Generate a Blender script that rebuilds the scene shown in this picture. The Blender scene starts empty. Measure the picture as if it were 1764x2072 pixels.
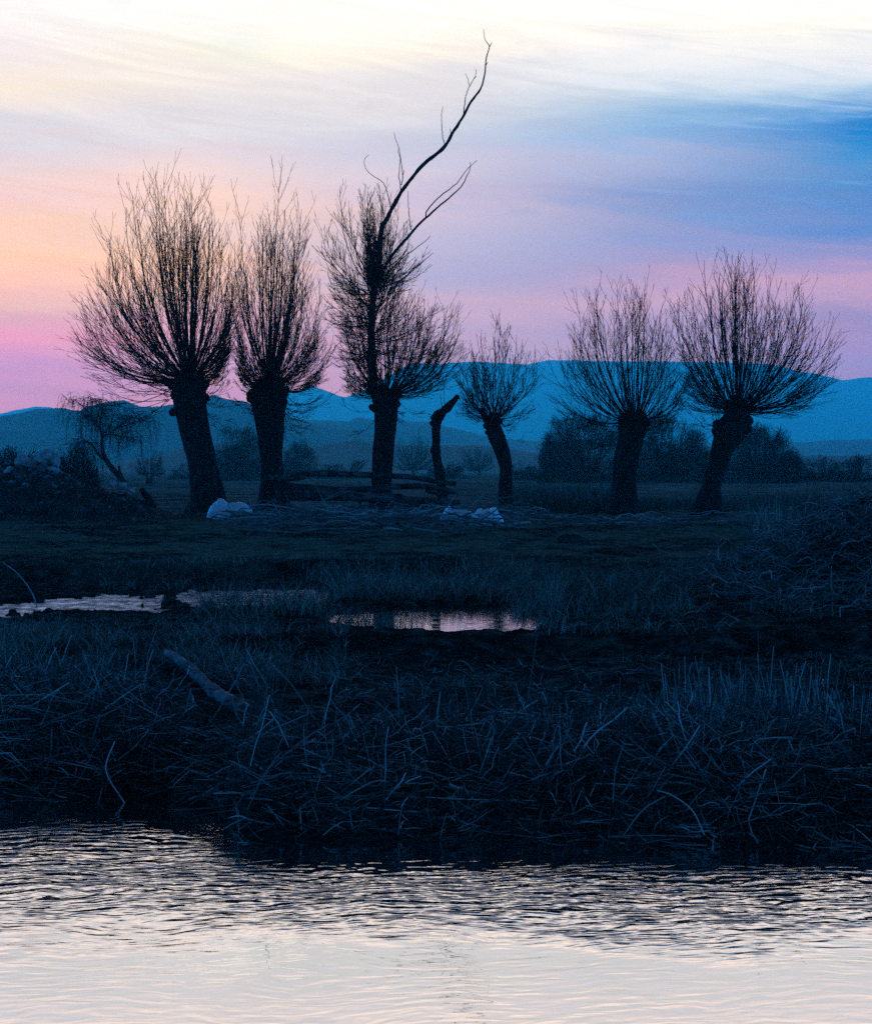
import bpy, math, random
import numpy as np
from math import radians, sin, cos, pi
rng = np.random.default_rng(7)
random.seed(7)
C = bpy.context.scene.collection
S = bpy.context.scene

# ---------------------------------------------------------------- camera
# picture units: 1764 x 2072, focal 3500 of them, eye 2 m above the river, horizon at 950
F, HX, HY, EYE = 3500.0, 882.0, 950.0, 2.0
cam = bpy.data.cameras.new('camera')
cam.sensor_fit = 'HORIZONTAL'; cam.sensor_width = 36; cam.lens = 36 * F / 1764
cam.shift_y = -86 / 1764
cam.clip_start = 0.1; cam.clip_end = 20000
co = bpy.data.objects.new('camera', cam); C.objects.link(co)
co.location = (0, 0, EYE); co.rotation_euler = (radians(90), 0, 0)
S.camera = co
def P(px, py, Y):
    return np.array([(px - HX) / F * Y, Y, EYE - (py - HY) / F * Y])

# ---------------------------------------------------------------- render + colour
S.view_settings.view_transform = 'Standard'; S.view_settings.look = 'None'
S.view_settings.exposure = 0; S.view_settings.gamma = 1
S.cycles.use_denoising = False      # the grain of a high-ISO dusk exposure is left in
S.cycles.max_bounces = 6; S.cycles.diffuse_bounces = 2; S.cycles.glossy_bounces = 3
S.cycles.volume_bounces = 3; S.cycles.transparent_max_bounces = 4
S.cycles.sample_clamp_indirect = 6

def lin(c):
    c = np.array(c, float) / 255.0
    return np.where(c <= 0.04045, c / 12.92, ((c + 0.055) / 1.055) ** 2.4)

# ---------------------------------------------------------------- haze constants (the sky is seen through it)
HAZE_TOP, HAZE_FAR, HAZE_D = 330.0, 5200.0, 0.00031
HAZE_COL = (0.05, 0.92, 1.0)
HAZE_IN = np.array((0.012, 0.29, 0.80))           # what the air itself adds when it is deep
def through_haze(target, el):
    L = min((HAZE_TOP - 2) / max(math.sin(el), 1e-4), HAZE_FAR)
    T = math.exp(-HAZE_D * L)
    return np.clip((np.array(target) - HAZE_IN * (1 - T)) / T, 0.0, 4.0)

# ---------------------------------------------------------------- node helpers
class NT:
    def __init__(s, tree): s.t = tree; s.n = tree.nodes; s.l = tree.links
    def new(s, typ, **kw):
        nd = s.n.new(typ)
        for k, v in kw.items():
            if k.startswith('i_'):
                nd.inputs[k[2:].replace('_', ' ')].default_value = v
            else: setattr(nd, k, v)
        return nd
    def put(s, sock, v):
        if hasattr(v, 'is_linked') or hasattr(v, 'links'): s.l.new(v, sock)
        else: sock.default_value = v
    def m(s, op, a, b=None, c=None):
        nd = s.n.new('ShaderNodeMath'); nd.operation = op
        s.put(nd.inputs[0], a)
        if b is not None: s.put(nd.inputs[1], b)
        if c is not None: s.put(nd.inputs[2], c)
        return nd.outputs[0]
    def xyz(s, x, y, z):
        nd = s.n.new('ShaderNodeCombineXYZ')
        for i, v in enumerate((x, y, z)): s.put(nd.inputs[i], v)
        return nd.outputs[0]
    def noise(s, vec, scale, detail=3, rough=0.5, dist=0.0):
        nd = s.n.new('ShaderNodeTexNoise'); s.l.new(vec, nd.inputs['Vector'])
        nd.inputs['Scale'].default_value = scale; nd.inputs['Detail'].default_value = detail
        nd.inputs['Roughness'].default_value = rough; nd.inputs['Distortion'].default_value = dist
        return nd.outputs['Fac']
    def ramp(s, fac, stops, interp='LINEAR'):
        nd = s.n.new('ShaderNodeValToRGB'); s.put(nd.inputs[0], fac)
        cr = nd.color_ramp; cr.interpolation = interp
        while len(cr.elements) < len(stops): cr.elements.new(0.5)
        for e, (p, c) in zip(cr.elements, stops):
            e.position = p
        for e, (p, c) in zip(cr.elements, stops):
            e.color = (c, c, c, 1) if np.isscalar(c) else (float(c[0]), float(c[1]), float(c[2]), 1)
        return nd.outputs['Color']
    def rng(s, v, a, b, c=0.0, d=1.0, smooth=False):
        nd = s.n.new('ShaderNodeMapRange'); s.put(nd.inputs['Value'], v)
        nd.interpolation_type = 'SMOOTHSTEP' if smooth else 'LINEAR'
        for k, x in zip(('From Min', 'From Max', 'To Min', 'To Max'), (a, b, c, d)): nd.inputs[k].default_value = x
        return nd.outputs['Result']
    def mix(s, f, a, b, typ='MIX'):
        nd = s.n.new('ShaderNodeMix'); nd.data_type = 'RGBA'; nd.blend_type = typ
        s.put(nd.inputs[0], f)
        for i, v in ((6, a), (7, b)):
            if isinstance(v, (tuple, list, np.ndarray)): nd.inputs[i].default_value = (float(v[0]), float(v[1]), float(v[2]), 1)
            else: s.l.new(v, nd.inputs[i])
        return nd.outputs[2]

# ---------------------------------------------------------------- world: dusk sky after sunset
W = bpy.data.worlds.new('World'); S.world = W; W.use_nodes = True
w = NT(W.node_tree); w.n.clear()
tc = w.new('ShaderNodeTexCoord'); sep = w.new('ShaderNodeSeparateXYZ'); w.l.new(tc.outputs['Generated'], sep.inputs[0])
dx, dy, dz = sep.outputs
az = w.m('ARCTAN2', dx, dy)
hyp = w.m('SQRT', w.m('ADD', w.m('MULTIPLY', dx, dx), w.m('MULTIPLY', dy, dy)))
el = w.m('ARCTAN2', dz, hyp)
v1 = w.xyz(w.m('MULTIPLY', az, 5.0), w.m('MULTIPLY', w.m('ADD', el, w.m('MULTIPLY', az, -0.06)), 34.0), 1.3)
n1 = w.noise(v1, 1.0, 5, 0.55, 0.35)
v2 = w.xyz(w.m('MULTIPLY', az, 9.0), w.m('MULTIPLY', w.m('ADD', el, w.m('MULTIPLY', az, 0.12)), 95.0), 7.1)
n2 = w.noise(v2, 1.0, 8, 0.68, 0.6)
v3 = w.xyz(w.m('MULTIPLY', az, 4.0), w.m('MULTIPLY', el, 9.0), 3.7)
n3 = w.noise(v3, 1.0, 3, 0.5)
elw = w.m('ADD', el, w.m('ADD', w.m('MULTIPLY', w.m('SUBTRACT', n1, 0.5), 0.045), w.m('MULTIPLY', w.m('SUBTRACT', n2, 0.5), 0.030)))
azw = w.m('ADD', az, w.m('ADD', w.m('MULTIPLY', w.m('SUBTRACT', n3, 0.5), 0.05), w.m('MULTIPLY', w.m('SUBTRACT', n2, 0.5), 0.12)))
ROWS = [870, 790, 740, 700, 655, 605, 570, 530, 480, 440, 400, 350, 300, 255, 215, 165, 110, 60, 0]
SKYC = {   # five bearings, colour by height
 0:    [(200,156,195),(200,156,190),(207,156,188),(226,160,186),(216,172,188),(238,190,190),(252,196,185),(253,206,184),(252,206,188),(253,208,188),(244,204,206),(240,212,212),(232,214,220),(220,218,228),(240,226,226),(252,236,218),(246,232,232),(250,240,240),(252,250,250)],
 441:  [(200,155,205),(196,156,202),(200,160,202),(212,166,202),(215,172,205),(232,190,202),(246,198,192),(250,204,190),(248,208,200),(250,212,202),(250,214,208),(240,214,216),(228,214,224),(226,222,230),(232,226,230),(244,234,232),(254,248,230),(255,251,243),(255,254,250)],
 882:  [(182,162,215),(185,162,212),(186,164,212),(186,166,212),(190,170,212),(205,176,210),(190,176,214),(180,175,216),(190,185,220),(206,192,220),(200,190,220),(210,202,225),(196,200,226),(212,212,228),(226,222,230),(232,228,236),(252,242,234),(255,252,245),(255,255,250)],
 1323: [(165,158,212),(166,158,212),(170,158,210),(172,160,210),(172,158,208),(200,168,206),(186,160,204),(165,158,208),(150,160,212),(146,160,210),(132,155,210),(158,172,216),(170,182,222),(140,180,224),(170,200,230),(225,232,242),(242,240,244),(255,250,244),(255,254,252)],
 1764: [(150,150,206),(150,150,206),(152,148,204),(152,146,202),(146,145,202),(184,158,202),(192,160,200),(165,152,204),(130,146,206),(98,140,206),(84,140,206),(84,146,208),(56,142,208),(20,129,207),(92,156,216),(184,210,233),(238,238,244),(252,250,240),(255,253,246)],
}
AM = 0.62
def sky_stops(px):
    st = []
    for py, c in zip(ROWS, SKYC[px]):
        e = math.atan2(HY - py, math.hypot(F, px - HX))
        t = lin(c)
        if py < 70: t = t * (1 + 0.03 * (70 - py) / 70)
        st.append((e / AM, through_haze(t, e)))
    for e, t in ((0.285, (1.10, 1.06, 1.12)), (0.31, (1.40, 1.20, 1.15)), (0.34, (1.85, 1.5, 1.32)), (0.385, (1.25, 1.05, 1.0)), (0.44, (0.25, 0.4, 0.65)), (0.50, (0.01, 0.10, 0.3))):
        st.append((e / AM, through_haze(t, e)))
    return st
fac = w.m('DIVIDE', elw, AM)
cols = [w.ramp(fac, sky_stops(k)) for k in sorted(SKYC)]
ks = sorted(SKYC); sky = cols[0]
for i in range(1, 5):
    a0 = math.atan2(ks[i-1] - HX, F); a1 = math.atan2(ks[i] - HX, F)
    sky = w.mix(w.rng(azw, a0, a1, 0, 1), sky, cols[i])
# fine streaks of brighter and darker cloud
st = w.rng(n2, 0.3, 0.7, 0.93, 1.07)
sky = w.mix(1.0, sky, w.xyz(st, st, st), 'MULTIPLY')
wisp = w.m('MULTIPLY', w.rng(n2, 0.50, 0.72, 0, 0.42, True), w.m('MULTIPLY', w.rng(az, 0.02, 0.12, 0, 1, True), w.m('MULTIPLY', w.rng(el, 0.13, 0.16, 0, 1, True), w.rng(el, 0.20, 0.24, 1, 0, True))))
sky = w.mix(wisp, sky, (0.62, 0.66, 0.86))
# pale yellow gleam of the sun behind the cloud
ga = w.m('DIVIDE', w.m('SUBTRACT', az, math.atan2(480 - HX, F)), 0.022); ge = w.m('DIVIDE', w.m('SUBTRACT', el, 0.2385), 0.009)
gl = w.m('EXPONENT', w.m('MULTIPLY', w.m('ADD', w.m('MULTIPLY', ga, ga), w.m('MULTIPLY', ge, ge)), -1.0))
sky = w.mix(w.m('MULTIPLY', gl, 0.45), sky, (1.25, 1.17, 0.84))
# the rest of the sky: deep blue overhead and behind the viewer
back = w.ramp(w.rng(el, -0.05, 1.5), [(0, (0.010, 0.05, 0.12)), (0.12, (0.018, 0.08, 0.19)), (0.4, (0.018, 0.045, 0.13)), (1, (0.018, 0.038, 0.105))])
aab = w.m('ABSOLUTE', az)
front = w.m('MULTIPLY', w.rng(aab, 0.27, 0.50, 1, 0, True), w.rng(el, 0.45, 0.62, 1, 0, True))
fill_belt = w.m('MULTIPLY', w.rng(aab, 1.3, 2.4, 1, 0.06, True), w.rng(el, 0.14, 0.42, 1, 0, True))  # unseen blue glow low at the sides, added to light the haze
back = w.mix(fill_belt, back, (0.012, 2.45, 8.4))
tot = w.mix(front, back, sky)
tot = w.mix(w.rng(el, -0.03, -0.004, 1, 0, True), tot, (0.004, 0.012, 0.03))
bg = w.new('ShaderNodeBackground'); w.l.new(tot, bg.inputs[0]); bg.inputs[1].default_value = 1.0
nish = w.new('ShaderNodeTexSky'); nish.sky_type = 'NISHITA'; nish.sun_disc = False
nish.sun_elevation = radians(1.0); nish.sun_rotation = radians(-6.5); nish.air_density = 1.0
bg2 = w.new('ShaderNodeBackground'); w.l.new(nish.outputs[0], bg2.inputs[0]); bg2.inputs[1].default_value = 0.004
add = w.new('ShaderNodeAddShader'); w.l.new(bg.outputs[0], add.inputs[0]); w.l.new(bg2.outputs[0], add.inputs[1])
wo = w.new('ShaderNodeOutputWorld'); w.l.new(add.outputs[0], wo.inputs[0])
W.cycles.sampling_method = 'MANUAL'; W.cycles.sample_map_resolution = 1024

# the last of the sun, veiled by cloud, low ahead
sl = bpy.data.lights.new('sun', 'SUN'); sl.energy = 0.03; sl.angle = radians(14); sl.color = (1.0, 0.80, 0.72)
so = bpy.data.objects.new('sun', sl); C.objects.link(so)
so.rotation_euler = (radians(90 - 8 ), 0, radians(180 + 6.5)); so.rotation_euler = (-radians(82), 0, radians(6.5))

# ---------------------------------------------------------------- numpy noise
def _h2(ix, iy, s):
    h = (ix.astype(np.int64) * 374761393 + iy.astype(np.int64) * 668265263 + s * 1442695041) & 0xFFFFFFFF
    h = ((h ^ (h >> 13)) * 1274126177) & 0xFFFFFFFF
    h = (h ^ (h >> 16)) & 0xFFFFFFFF
    return h / 4294967295.0
def vn(x, y, s=0):
    x = np.asarray(x, float); y = np.asarray(y, float)
    ix = np.floor(x); iy = np.floor(y); fx = x - ix; fy = y - iy
    fx = fx*fx*(3-2*fx); fy = fy*fy*(3-2*fy); ix = ix.astype(np.int64); iy = iy.astype(np.int64)
    a = _h2(ix, iy, s); b = _h2(ix+1, iy, s); c = _h2(ix, iy+1, s); d = _h2(ix+1, iy+1, s)
    return (a + (b-a)*fx) * (1-fy) + (c + (d-c)*fx) * fy
def fbm(x, y, s=0, o=4, g=0.5):
    t = 0; a = 1; n = 0
    for i in range(o):
        t = t + a * (vn(x * 2**i + 17.3*i, y * 2**i - 9.1*i, s + i) - 0.5); n += a; a *= g
    return t / n * 2      # about -1..1
def ss(a, b, x):
    t = np.clip((np.asarray(x, float) - a) / (b - a), 0, 1); return t*t*(3-2*t)

# ---------------------------------------------------------------- mesh helpers
def mesh_np(name, V, Q, T=None, rnd=None, smooth=True):
    me = bpy.data.meshes.new(name)
    V = np.ascontiguousarray(V, dtype=np.float32).reshape(-1, 3)
    me.vertices.add(len(V)); me.vertices.foreach_set('co', V.ravel())
    Q = np.asarray(Q, np.int32).reshape(-1, 4) if Q is not None else np.zeros((0, 4), np.int32)
    T = np.asarray(T, np.int32).reshape(-1, 3) if T is not None else np.zeros((0, 3), np.int32)
    idx = np.concatenate([Q.ravel(), T.ravel()])
    me.loops.add(len(idx)); me.loops.foreach_set('vertex_index', idx)
    tot = np.concatenate([np.full(len(Q), 4, np.int32), np.full(len(T), 3, np.int32)])
    st = np.concatenate([[0], np.cumsum(tot)[:-1]]).astype(np.int32)
    me.polygons.add(len(tot)); me.polygons.foreach_set('loop_start', st)
    me.update(calc_edges=True)
    if smooth: me.polygons.foreach_set('use_smooth', np.ones(len(tot), bool))
    if rnd is not None:
        at = me.attributes.new('rnd', 'FLOAT', 'POINT'); at.data.foreach_set('value', np.asarray(rnd, np.float32).ravel())
    me.validate()
    return me
def obj(name, me, mat, parent=None, loc=None):
    o = bpy.data.objects.new(name, me); C.objects.link(o)
    if mat is not None: me.materials.append(mat)
    if parent is not None: o.parent = parent
    if loc is not None: o.location = loc
    return o
def tag(o, label=None, cat=None, group=None, kind=None):
    if label: o['label'] = label
    if cat: o['category'] = cat
    if group: o['group'] = group
    if kind: o['kind'] = kind
    return o
def empty(name, loc, label, cat, group=None):
    o = bpy.data.objects.new(name, None); C.objects.link(o); o.location = tuple(float(v) for v in loc)
    o.empty_display_size = 0.2
    return tag(o, label, cat, group)

class Tubes:
    """collects batches of tapered tubes; builds ONE mesh relative to an origin"""
    def __init__(s): s.V = []; s.Q = []; s.R = []; s.n = 0
    def add(s, Pn, R, k=3, rnd=None, cap=False):
        Pn = np.asarray(Pn, float); N, M, _ = Pn.shape; R = np.broadcast_to(np.asarray(R, float), (N, M))
        Tn = np.gradient(Pn, axis=1); Tn /= np.linalg.norm(Tn, axis=2, keepdims=True) + 1e-9
        ref = np.zeros((N, 1, 3)); avg = np.abs(Tn.mean(1)); mi = avg.argmin(1); ref[np.arange(N), 0, mi] = 1
        A = np.cross(Tn, np.broadcast_to(ref, Tn.shape)); A /= np.linalg.norm(A, axis=2, keepdims=True) + 1e-9
        B = np.cross(Tn, A)
        th = np.arange(k) * 2*pi/k
        V = Pn[:, :, None, :] + R[:, :, None, None] * (A[:, :, None, :]*np.cos(th)[None, None, :, None] + B[:, :, None, :]*np.sin(th)[None, None, :, None])
        base = (np.arange(N)*M*k)[:, None, None] + (np.arange(M-1)*k)[None, :, None]
        j = np.arange(k)[None, None, :]; j2 = (j+1) % k
        q = np.stack([base+j, base+j2, base+k+j2, base+k+j], -1).reshape(-1, 4) + s.n
        s.V.append(V.reshape(-1, 3)); s.Q.append(q)
        r = rng.random(N) if rnd is None else np.broadcast_to(rnd, (N,))
        s.R.append(np.repeat(r, M*k)); s.n += N*M*k
    def addmesh(s, V, Q, rnd=0.5):
        s.V.append(V); s.Q.append(np.asarray(Q) + s.n); s.R.append(np.full(len(V), rnd)); s.n += len(V)
    def build(s, name, mat, parent=None, origin=(0, 0, 0), loc=None):
        V = np.concatenate(s.V) - np.asarray(origin)[None]
        return obj(name, mesh_np(name, V, np.concatenate(s.Q), rnd=np.concatenate(s.R)), mat, parent, loc)
def poly(pts, M):
    """smooth resample of a polyline (Catmull-Rom) to M points"""
    p = np.asarray(pts, float)
    if len(p) == 2: t = np.linspace(0, 1, M)[:, None]; return p[0]*(1-t) + p[1]*t
    d = np.concatenate([[0], np.cumsum(np.linalg.norm(np.diff(p, axis=0), axis=1))]); d /= d[-1]
    q = np.vstack([2*p[0]-p[1], p, 2*p[-1]-p[-2]]); out = []
    for t in np.linspace(0, 1, M):
        i = min(max(np.searchsorted(d, t, side='right')-1, 0), len(p)-2); u = (t-d[i])/(d[i+1]-d[i]+1e-9)
        a, b, c, e = q[i], q[i+1], q[i+2], q[i+3]
        out.append(0.5*((2*b)+(-a+c)*u+(2*a-5*b+4*c-e)*u*u+(-a+3*b-3*c+e)*u**3))
    return np.array(out)
def rings(cen, rad, k, rough=0.06, seed=0, ridges=9, flat=1.0, flare=0.0, capped=True):
    """a barked trunk or log: rings about a centre line, ridged along its length"""
    cen = np.asarray(cen, float); M = len(cen); rad = np.asarray(rad, float)
    T = np.gradient(cen, axis=0); T /= np.linalg.norm(T, axis=1, keepdims=True)+1e-9
    ref = np.array([0, 1.0, 0]) if abs(T[:, 1].mean()) < 0.8 else np.array([1.0, 0, 0])
    A = np.cross(T, ref); A /= np.linalg.norm(A, axis=1, keepdims=True); B = np.cross(T, A)
    th = np.arange(k)*2*pi/k
    s = np.concatenate([[0], np.cumsum(np.linalg.norm(np.diff(cen, axis=0), axis=1))])
    TH, SS = np.meshgrid(th, s); R0 = np.maximum(rad.mean(), 1e-3)
    cx = np.cos(TH); sx = np.sin(TH)
    tw = TH + SS*0.5
    rd = np.abs(fbm(np.cos(tw)*ridges*0.6+5, np.sin(tw)*ridges*0.6+SS/R0*0.25, seed, 3))
    lump = fbm(cx*1.1+seed, sx*1.1+SS/R0*0.5, seed+9, 3)
    rr = rad[:, None]*(1 + lump*rough*2.0 - rd*rough*1.6)
    if flare:
        ft = np.exp(-s/ (R0*1.1))[:, None]
        rr = rr*(1 + flare*ft*(0.6+0.9*np.maximum(0, np.sin(TH*5+seed)+0.2)))
    V = cen[:, None, :] + rr[:, :, None]*(A[:, None, :]*cx[:, :, None]*1.0 + B[:, None, :]*sx[:, :, None]*flat)
    V = V.reshape(-1, 3)
    i = np.arange(M-1)[:, None]*k; j = np.arange(k)[None]; j2 = (j+1) % k
    Q = np.stack([i+j, i+j2, i+k+j2, i+k+j], -1).reshape(-1, 4)
    if capped:
        n = len(V); V = np.vstack([V, cen[0:1]-T[0:1]*rad[0]*0.1, cen[-1:]+T[-1:]*rad[-1]*0.25])
        jj = np.arange(k); a = np.stack([(jj+1) % k, jj, np.full(k, n), np.full(k, n)], 1)
        b = np.stack([jj+(M-1)*k, (jj+1) % k+(M-1)*k, np.full(k, n+1), np.full(k, n+1)], 1)
        caps = [a[:, :3], b[:, :3]]
        return V, Q, np.vstack(caps)
    return V, Q, np.zeros((0, 3), int)
class Solid:
    def __init__(s): s.V = []; s.Q = []; s.T = []; s.n = 0
    def add(s, V, Q, T=None):
        s.V.append(V)
        if Q is not None and len(Q): s.Q.append(np.asarray(Q)+s.n)
        if T is not None and len(T): s.T.append(np.asarray(T)+s.n)
        s.n += len(V)
    def build(s, name, mat, parent=None, origin=(0, 0, 0), loc=None):
        V = np.concatenate(s.V)-np.asarray(origin)[None]
        return obj(name, mesh_np(name, V, np.concatenate(s.Q) if s.Q else None, np.concatenate(s.T) if s.T else None), mat, parent, loc)
def blob(c, r, seed=0, nu=28, nv=18, amp=0.3, freq=1.4, sq=(1, 1, 1), facet=0.0):
    """a lumpy closed lump"""
    th = np.linspace(0, 2*pi, nu, endpoint=False); ph = np.linspace(0, pi, nv)
    TH, PH = np.meshgrid(th, ph)
    x = np.cos(TH)*np.sin(PH); y = np.sin(TH)*np.sin(PH); z = np.cos(PH)
    n = fbm(x*freq+z*1.7+seed*3.1, y*freq+z*freq*0.8+seed, seed, 4)
    if facet:
        D = rng.normal(size=(9, 3)); D /= np.linalg.norm(D, axis=1, keepdims=True)
        cut = np.ones_like(x)*10
        for d in D:
            dd = x*d[0]+y*d[1]+z*d[2]; cut = np.minimum(cut, np.where(dd > 0.05, rng.uniform(0.62, 0.95)/np.maximum(dd, 0.05), 10))
        base = np.minimum(1.0, cut)
    else: base = 1.0
    R = r*base*(1+amp*n)
    V = np.stack([c[0]+R*x*sq[0], c[1]+R*y*sq[1], c[2]+R*z*sq[2]], -1).reshape(-1, 3)
    i = np.arange(nv-1)[:, None]*nu; j = np.arange(nu)[None]; j2 = (j+1) % nu
    Q = np.stack([i+j, i+nu+j, i+nu+j2, i+j2], -1).reshape(-1, 4)
    return V, Q

# ---------------------------------------------------------------- materials
def mat(name, ramp_cols, scale=4.0, detail=5, rough=0.9, bump=0.02, stretch=(1, 1, 1), use_rnd=False, spec=0.04, bscale=None):
    m = bpy.data.materials.new(name); m.use_nodes = True; t = NT(m.node_tree); t.n.clear()
    tcn = t.new('ShaderNodeTexCoord'); mp = t.new('ShaderNodeMapping'); t.l.new(tcn.outputs['Object'], mp.inputs[0]); mp.inputs['Scale'].default_value = stretch
    n = t.noise(mp.outputs[0], scale, detail, 0.6)
    k = len(ramp_cols)
    if use_rnd:
        at = t.new('ShaderNodeAttribute', attribute_name='rnd')
        n = t.m('ADD', t.m('MULTIPLY', n, 0.35), t.m('MULTIPLY', at.outputs['Fac'], 0.72))
        col = t.ramp(n, [(0.12+0.8*i/(k-1), c) for i, c in enumerate(ramp_cols)])
    else: col = t.ramp(n, [(0.3+0.4*i/(k-1), c) for i, c in enumerate(ramp_cols)])
    b = t.new('ShaderNodeBsdfPrincipled'); t.l.new(col, b.inputs['Base Color']); b.inputs['Roughness'].default_value = rough
    b.inputs['Specular IOR Level'].default_value = spec
    if bump:
        bn = t.new('ShaderNodeBump'); bn.inputs['Strength'].default_value = 1.0; bn.inputs['Distance'].default_value = bump
        t.l.new(t.noise(mp.outputs[0], bscale or scale*3, 6, 0.65), bn.inputs['Height']); t.l.new(bn.outputs[0], b.inputs['Normal'])
    o = t.new('ShaderNodeOutputMaterial'); t.l.new(b.outputs[0], o.inputs[0])
    return m
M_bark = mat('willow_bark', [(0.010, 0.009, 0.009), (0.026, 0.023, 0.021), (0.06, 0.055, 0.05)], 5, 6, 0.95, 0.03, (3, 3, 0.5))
M_wood = mat('bare_wood', [(0.16, 0.14, 0.13), (0.30, 0.27, 0.25), (0.22, 0.2, 0.18)], 5, 5, 0.9, 0.01, (4, 4, 0.4))
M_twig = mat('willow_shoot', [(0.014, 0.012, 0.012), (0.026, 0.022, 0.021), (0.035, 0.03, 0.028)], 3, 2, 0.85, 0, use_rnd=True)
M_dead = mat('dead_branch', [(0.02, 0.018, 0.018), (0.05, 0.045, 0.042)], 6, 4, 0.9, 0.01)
M_reed = mat('dry_reed', [(0.025, 0.023, 0.02), (0.085, 0.08, 0.07), (0.33, 0.315, 0.28), (0.80, 0.77, 0.70)], 3, 2, 0.75, 0, use_rnd=True)
M_grass = mat('winter_grass', [(0.04, 0.041, 0.03), (0.09, 0.088, 0.065), (0.24, 0.23, 0.18), (0.6, 0.56, 0.48)], 3, 2, 0.85, 0, use_rnd=True)
M_turf = mat('short_turf', [(0.045, 0.06, 0.035), (0.08, 0.10, 0.055), (0.13, 0.15, 0.09)], 3, 2, 0.9, 0, use_rnd=True)
M_stick = mat('fallen_stick', [(0.06, 0.055, 0.05), (0.18, 0.165, 0.15), (0.48, 0.45, 0.41)], 3, 3, 0.85, 0.004, use_rnd=True)
M_stone = mat('pale_rubble', [(0.06, 0.058, 0.055), (0.16, 0.155, 0.15), (0.34, 0.33, 0.32)], 3, 6, 0.95, 0.05)
M_block = mat('pale_block', [(0.20, 0.195, 0.19), (0.38, 0.37, 0.36), (0.6, 0.58, 0.56)], 4, 6, 0.95, 0.06)
M_plastic = mat('white_plastic_sheet', [(0.62, 0.62, 0.62), (0.78, 0.78, 0.78)], 3, 3, 0.45, 0.03, bscale=7, spec=0.5)
M_log = mat('weathered_log', [(0.05, 0.047, 0.043), (0.15, 0.14, 0.13), (0.32, 0.30, 0.28)], 4, 6, 0.9, 0.012, (1, 1, 1))
M_rail = mat('weathered_rail', [(0.012, 0.011, 0.010), (0.045, 0.042, 0.04), (0.16, 0.15, 0.14)], 5, 6, 0.9, 0.012)
M_hill = mat('wooded_hill', [(0.03, 0.045, 0.035), (0.07, 0.09, 0.07), (0.12, 0.13, 0.10)], 0.012, 6, 1.0, 0)
M_nest = mat('nest_twigs', [(0.02, 0.018, 0.016), (0.04, 0.036, 0.03)], 5, 3, 0.9, 0, use_rnd=True)
M_heap = mat('earthy_heap', [(0.02, 0.018, 0.015), (0.045, 0.04, 0.035), (0.09, 0.085, 0.08)], 3.5, 7, 0.95, 0.08)
M_leaf = mat('dead_leaves', [(0.2, 0.14, 0.08), (0.4, 0.3, 0.2)], 4, 2, 0.8, 0, use_rnd=True)

def ground_material():
    m = bpy.data.materials.new('muddy_meadow'); m.use_nodes = True; t = NT(m.node_tree); t.n.clear()
    g = t.new('ShaderNodeNewGeometry'); sp = t.new('ShaderNodeSeparateXYZ'); t.l.new(g.outputs['Position'], sp.inputs[0])
    p = g.outputs['Position']
    mud = t.ramp(t.noise(p, 5.0, 8, 0.65), [(0.3, (0.007, 0.006, 0.006)), (0.47, (0.018, 0.017, 0.015)), (0.58, (0.05, 0.046, 0.04)), (0.7, (0.14, 0.13, 0.12))])
    tf = t.ramp(t.noise(p, 9.0, 8, 0.7), [(0.3, (0.04, 0.046, 0.03)), (0.5, (0.11, 0.12, 0.08)), (0.7, (0.22, 0.23, 0.17))])
    big = t.noise(p, 0.35, 5, 0.6); mid = t.noise(p, 1.7, 6, 0.65)
    turfy = t.m('MULTIPLY', t.rng(sp.outputs[1], 23.0, 25.0), t.rng(t.m('ADD', t.m('MULTIPLY', big, 0.5), t.m('MULTIPLY', mid, 0.5)), 0.45, 0.53))
    tf = t.mix(t.rng(sp.outputs[1], 45.5, 52.0), tf, (0.15, 0.155, 0.12))  # behind the willows the pale ground haze is put into the grass colour
    low = t.m('MULTIPLY', t.rng(sp.outputs[1], 25.0, 23.0), t.rng(mid, 0.55, 0.68, 0, 0.55))
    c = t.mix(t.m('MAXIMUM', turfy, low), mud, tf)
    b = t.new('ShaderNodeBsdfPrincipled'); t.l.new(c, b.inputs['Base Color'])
    wet = t.m('MULTIPLY', t.rng(sp.outputs[2], 0.50, 0.36), t.rng(sp.outputs[1], 12.0, 13.5))
    t.l.new(t.m('SUBTRACT', 0.95, t.m('MULTIPLY', wet, 0.4)), b.inputs['Roughness'])
    b.inputs['Specular IOR Level'].default_value = 0.0
    bn = t.new('ShaderNodeBump'); bn.inputs['Distance'].default_value = 0.06
    t.l.new(t.noise(p, 12, 8, 0.7), bn.inputs['Height']); t.l.new(bn.outputs[0], b.inputs['Normal'])
    o = t.new('ShaderNodeOutputMaterial'); t.l.new(b.outputs[0], o.inputs[0])
    return m
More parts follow.
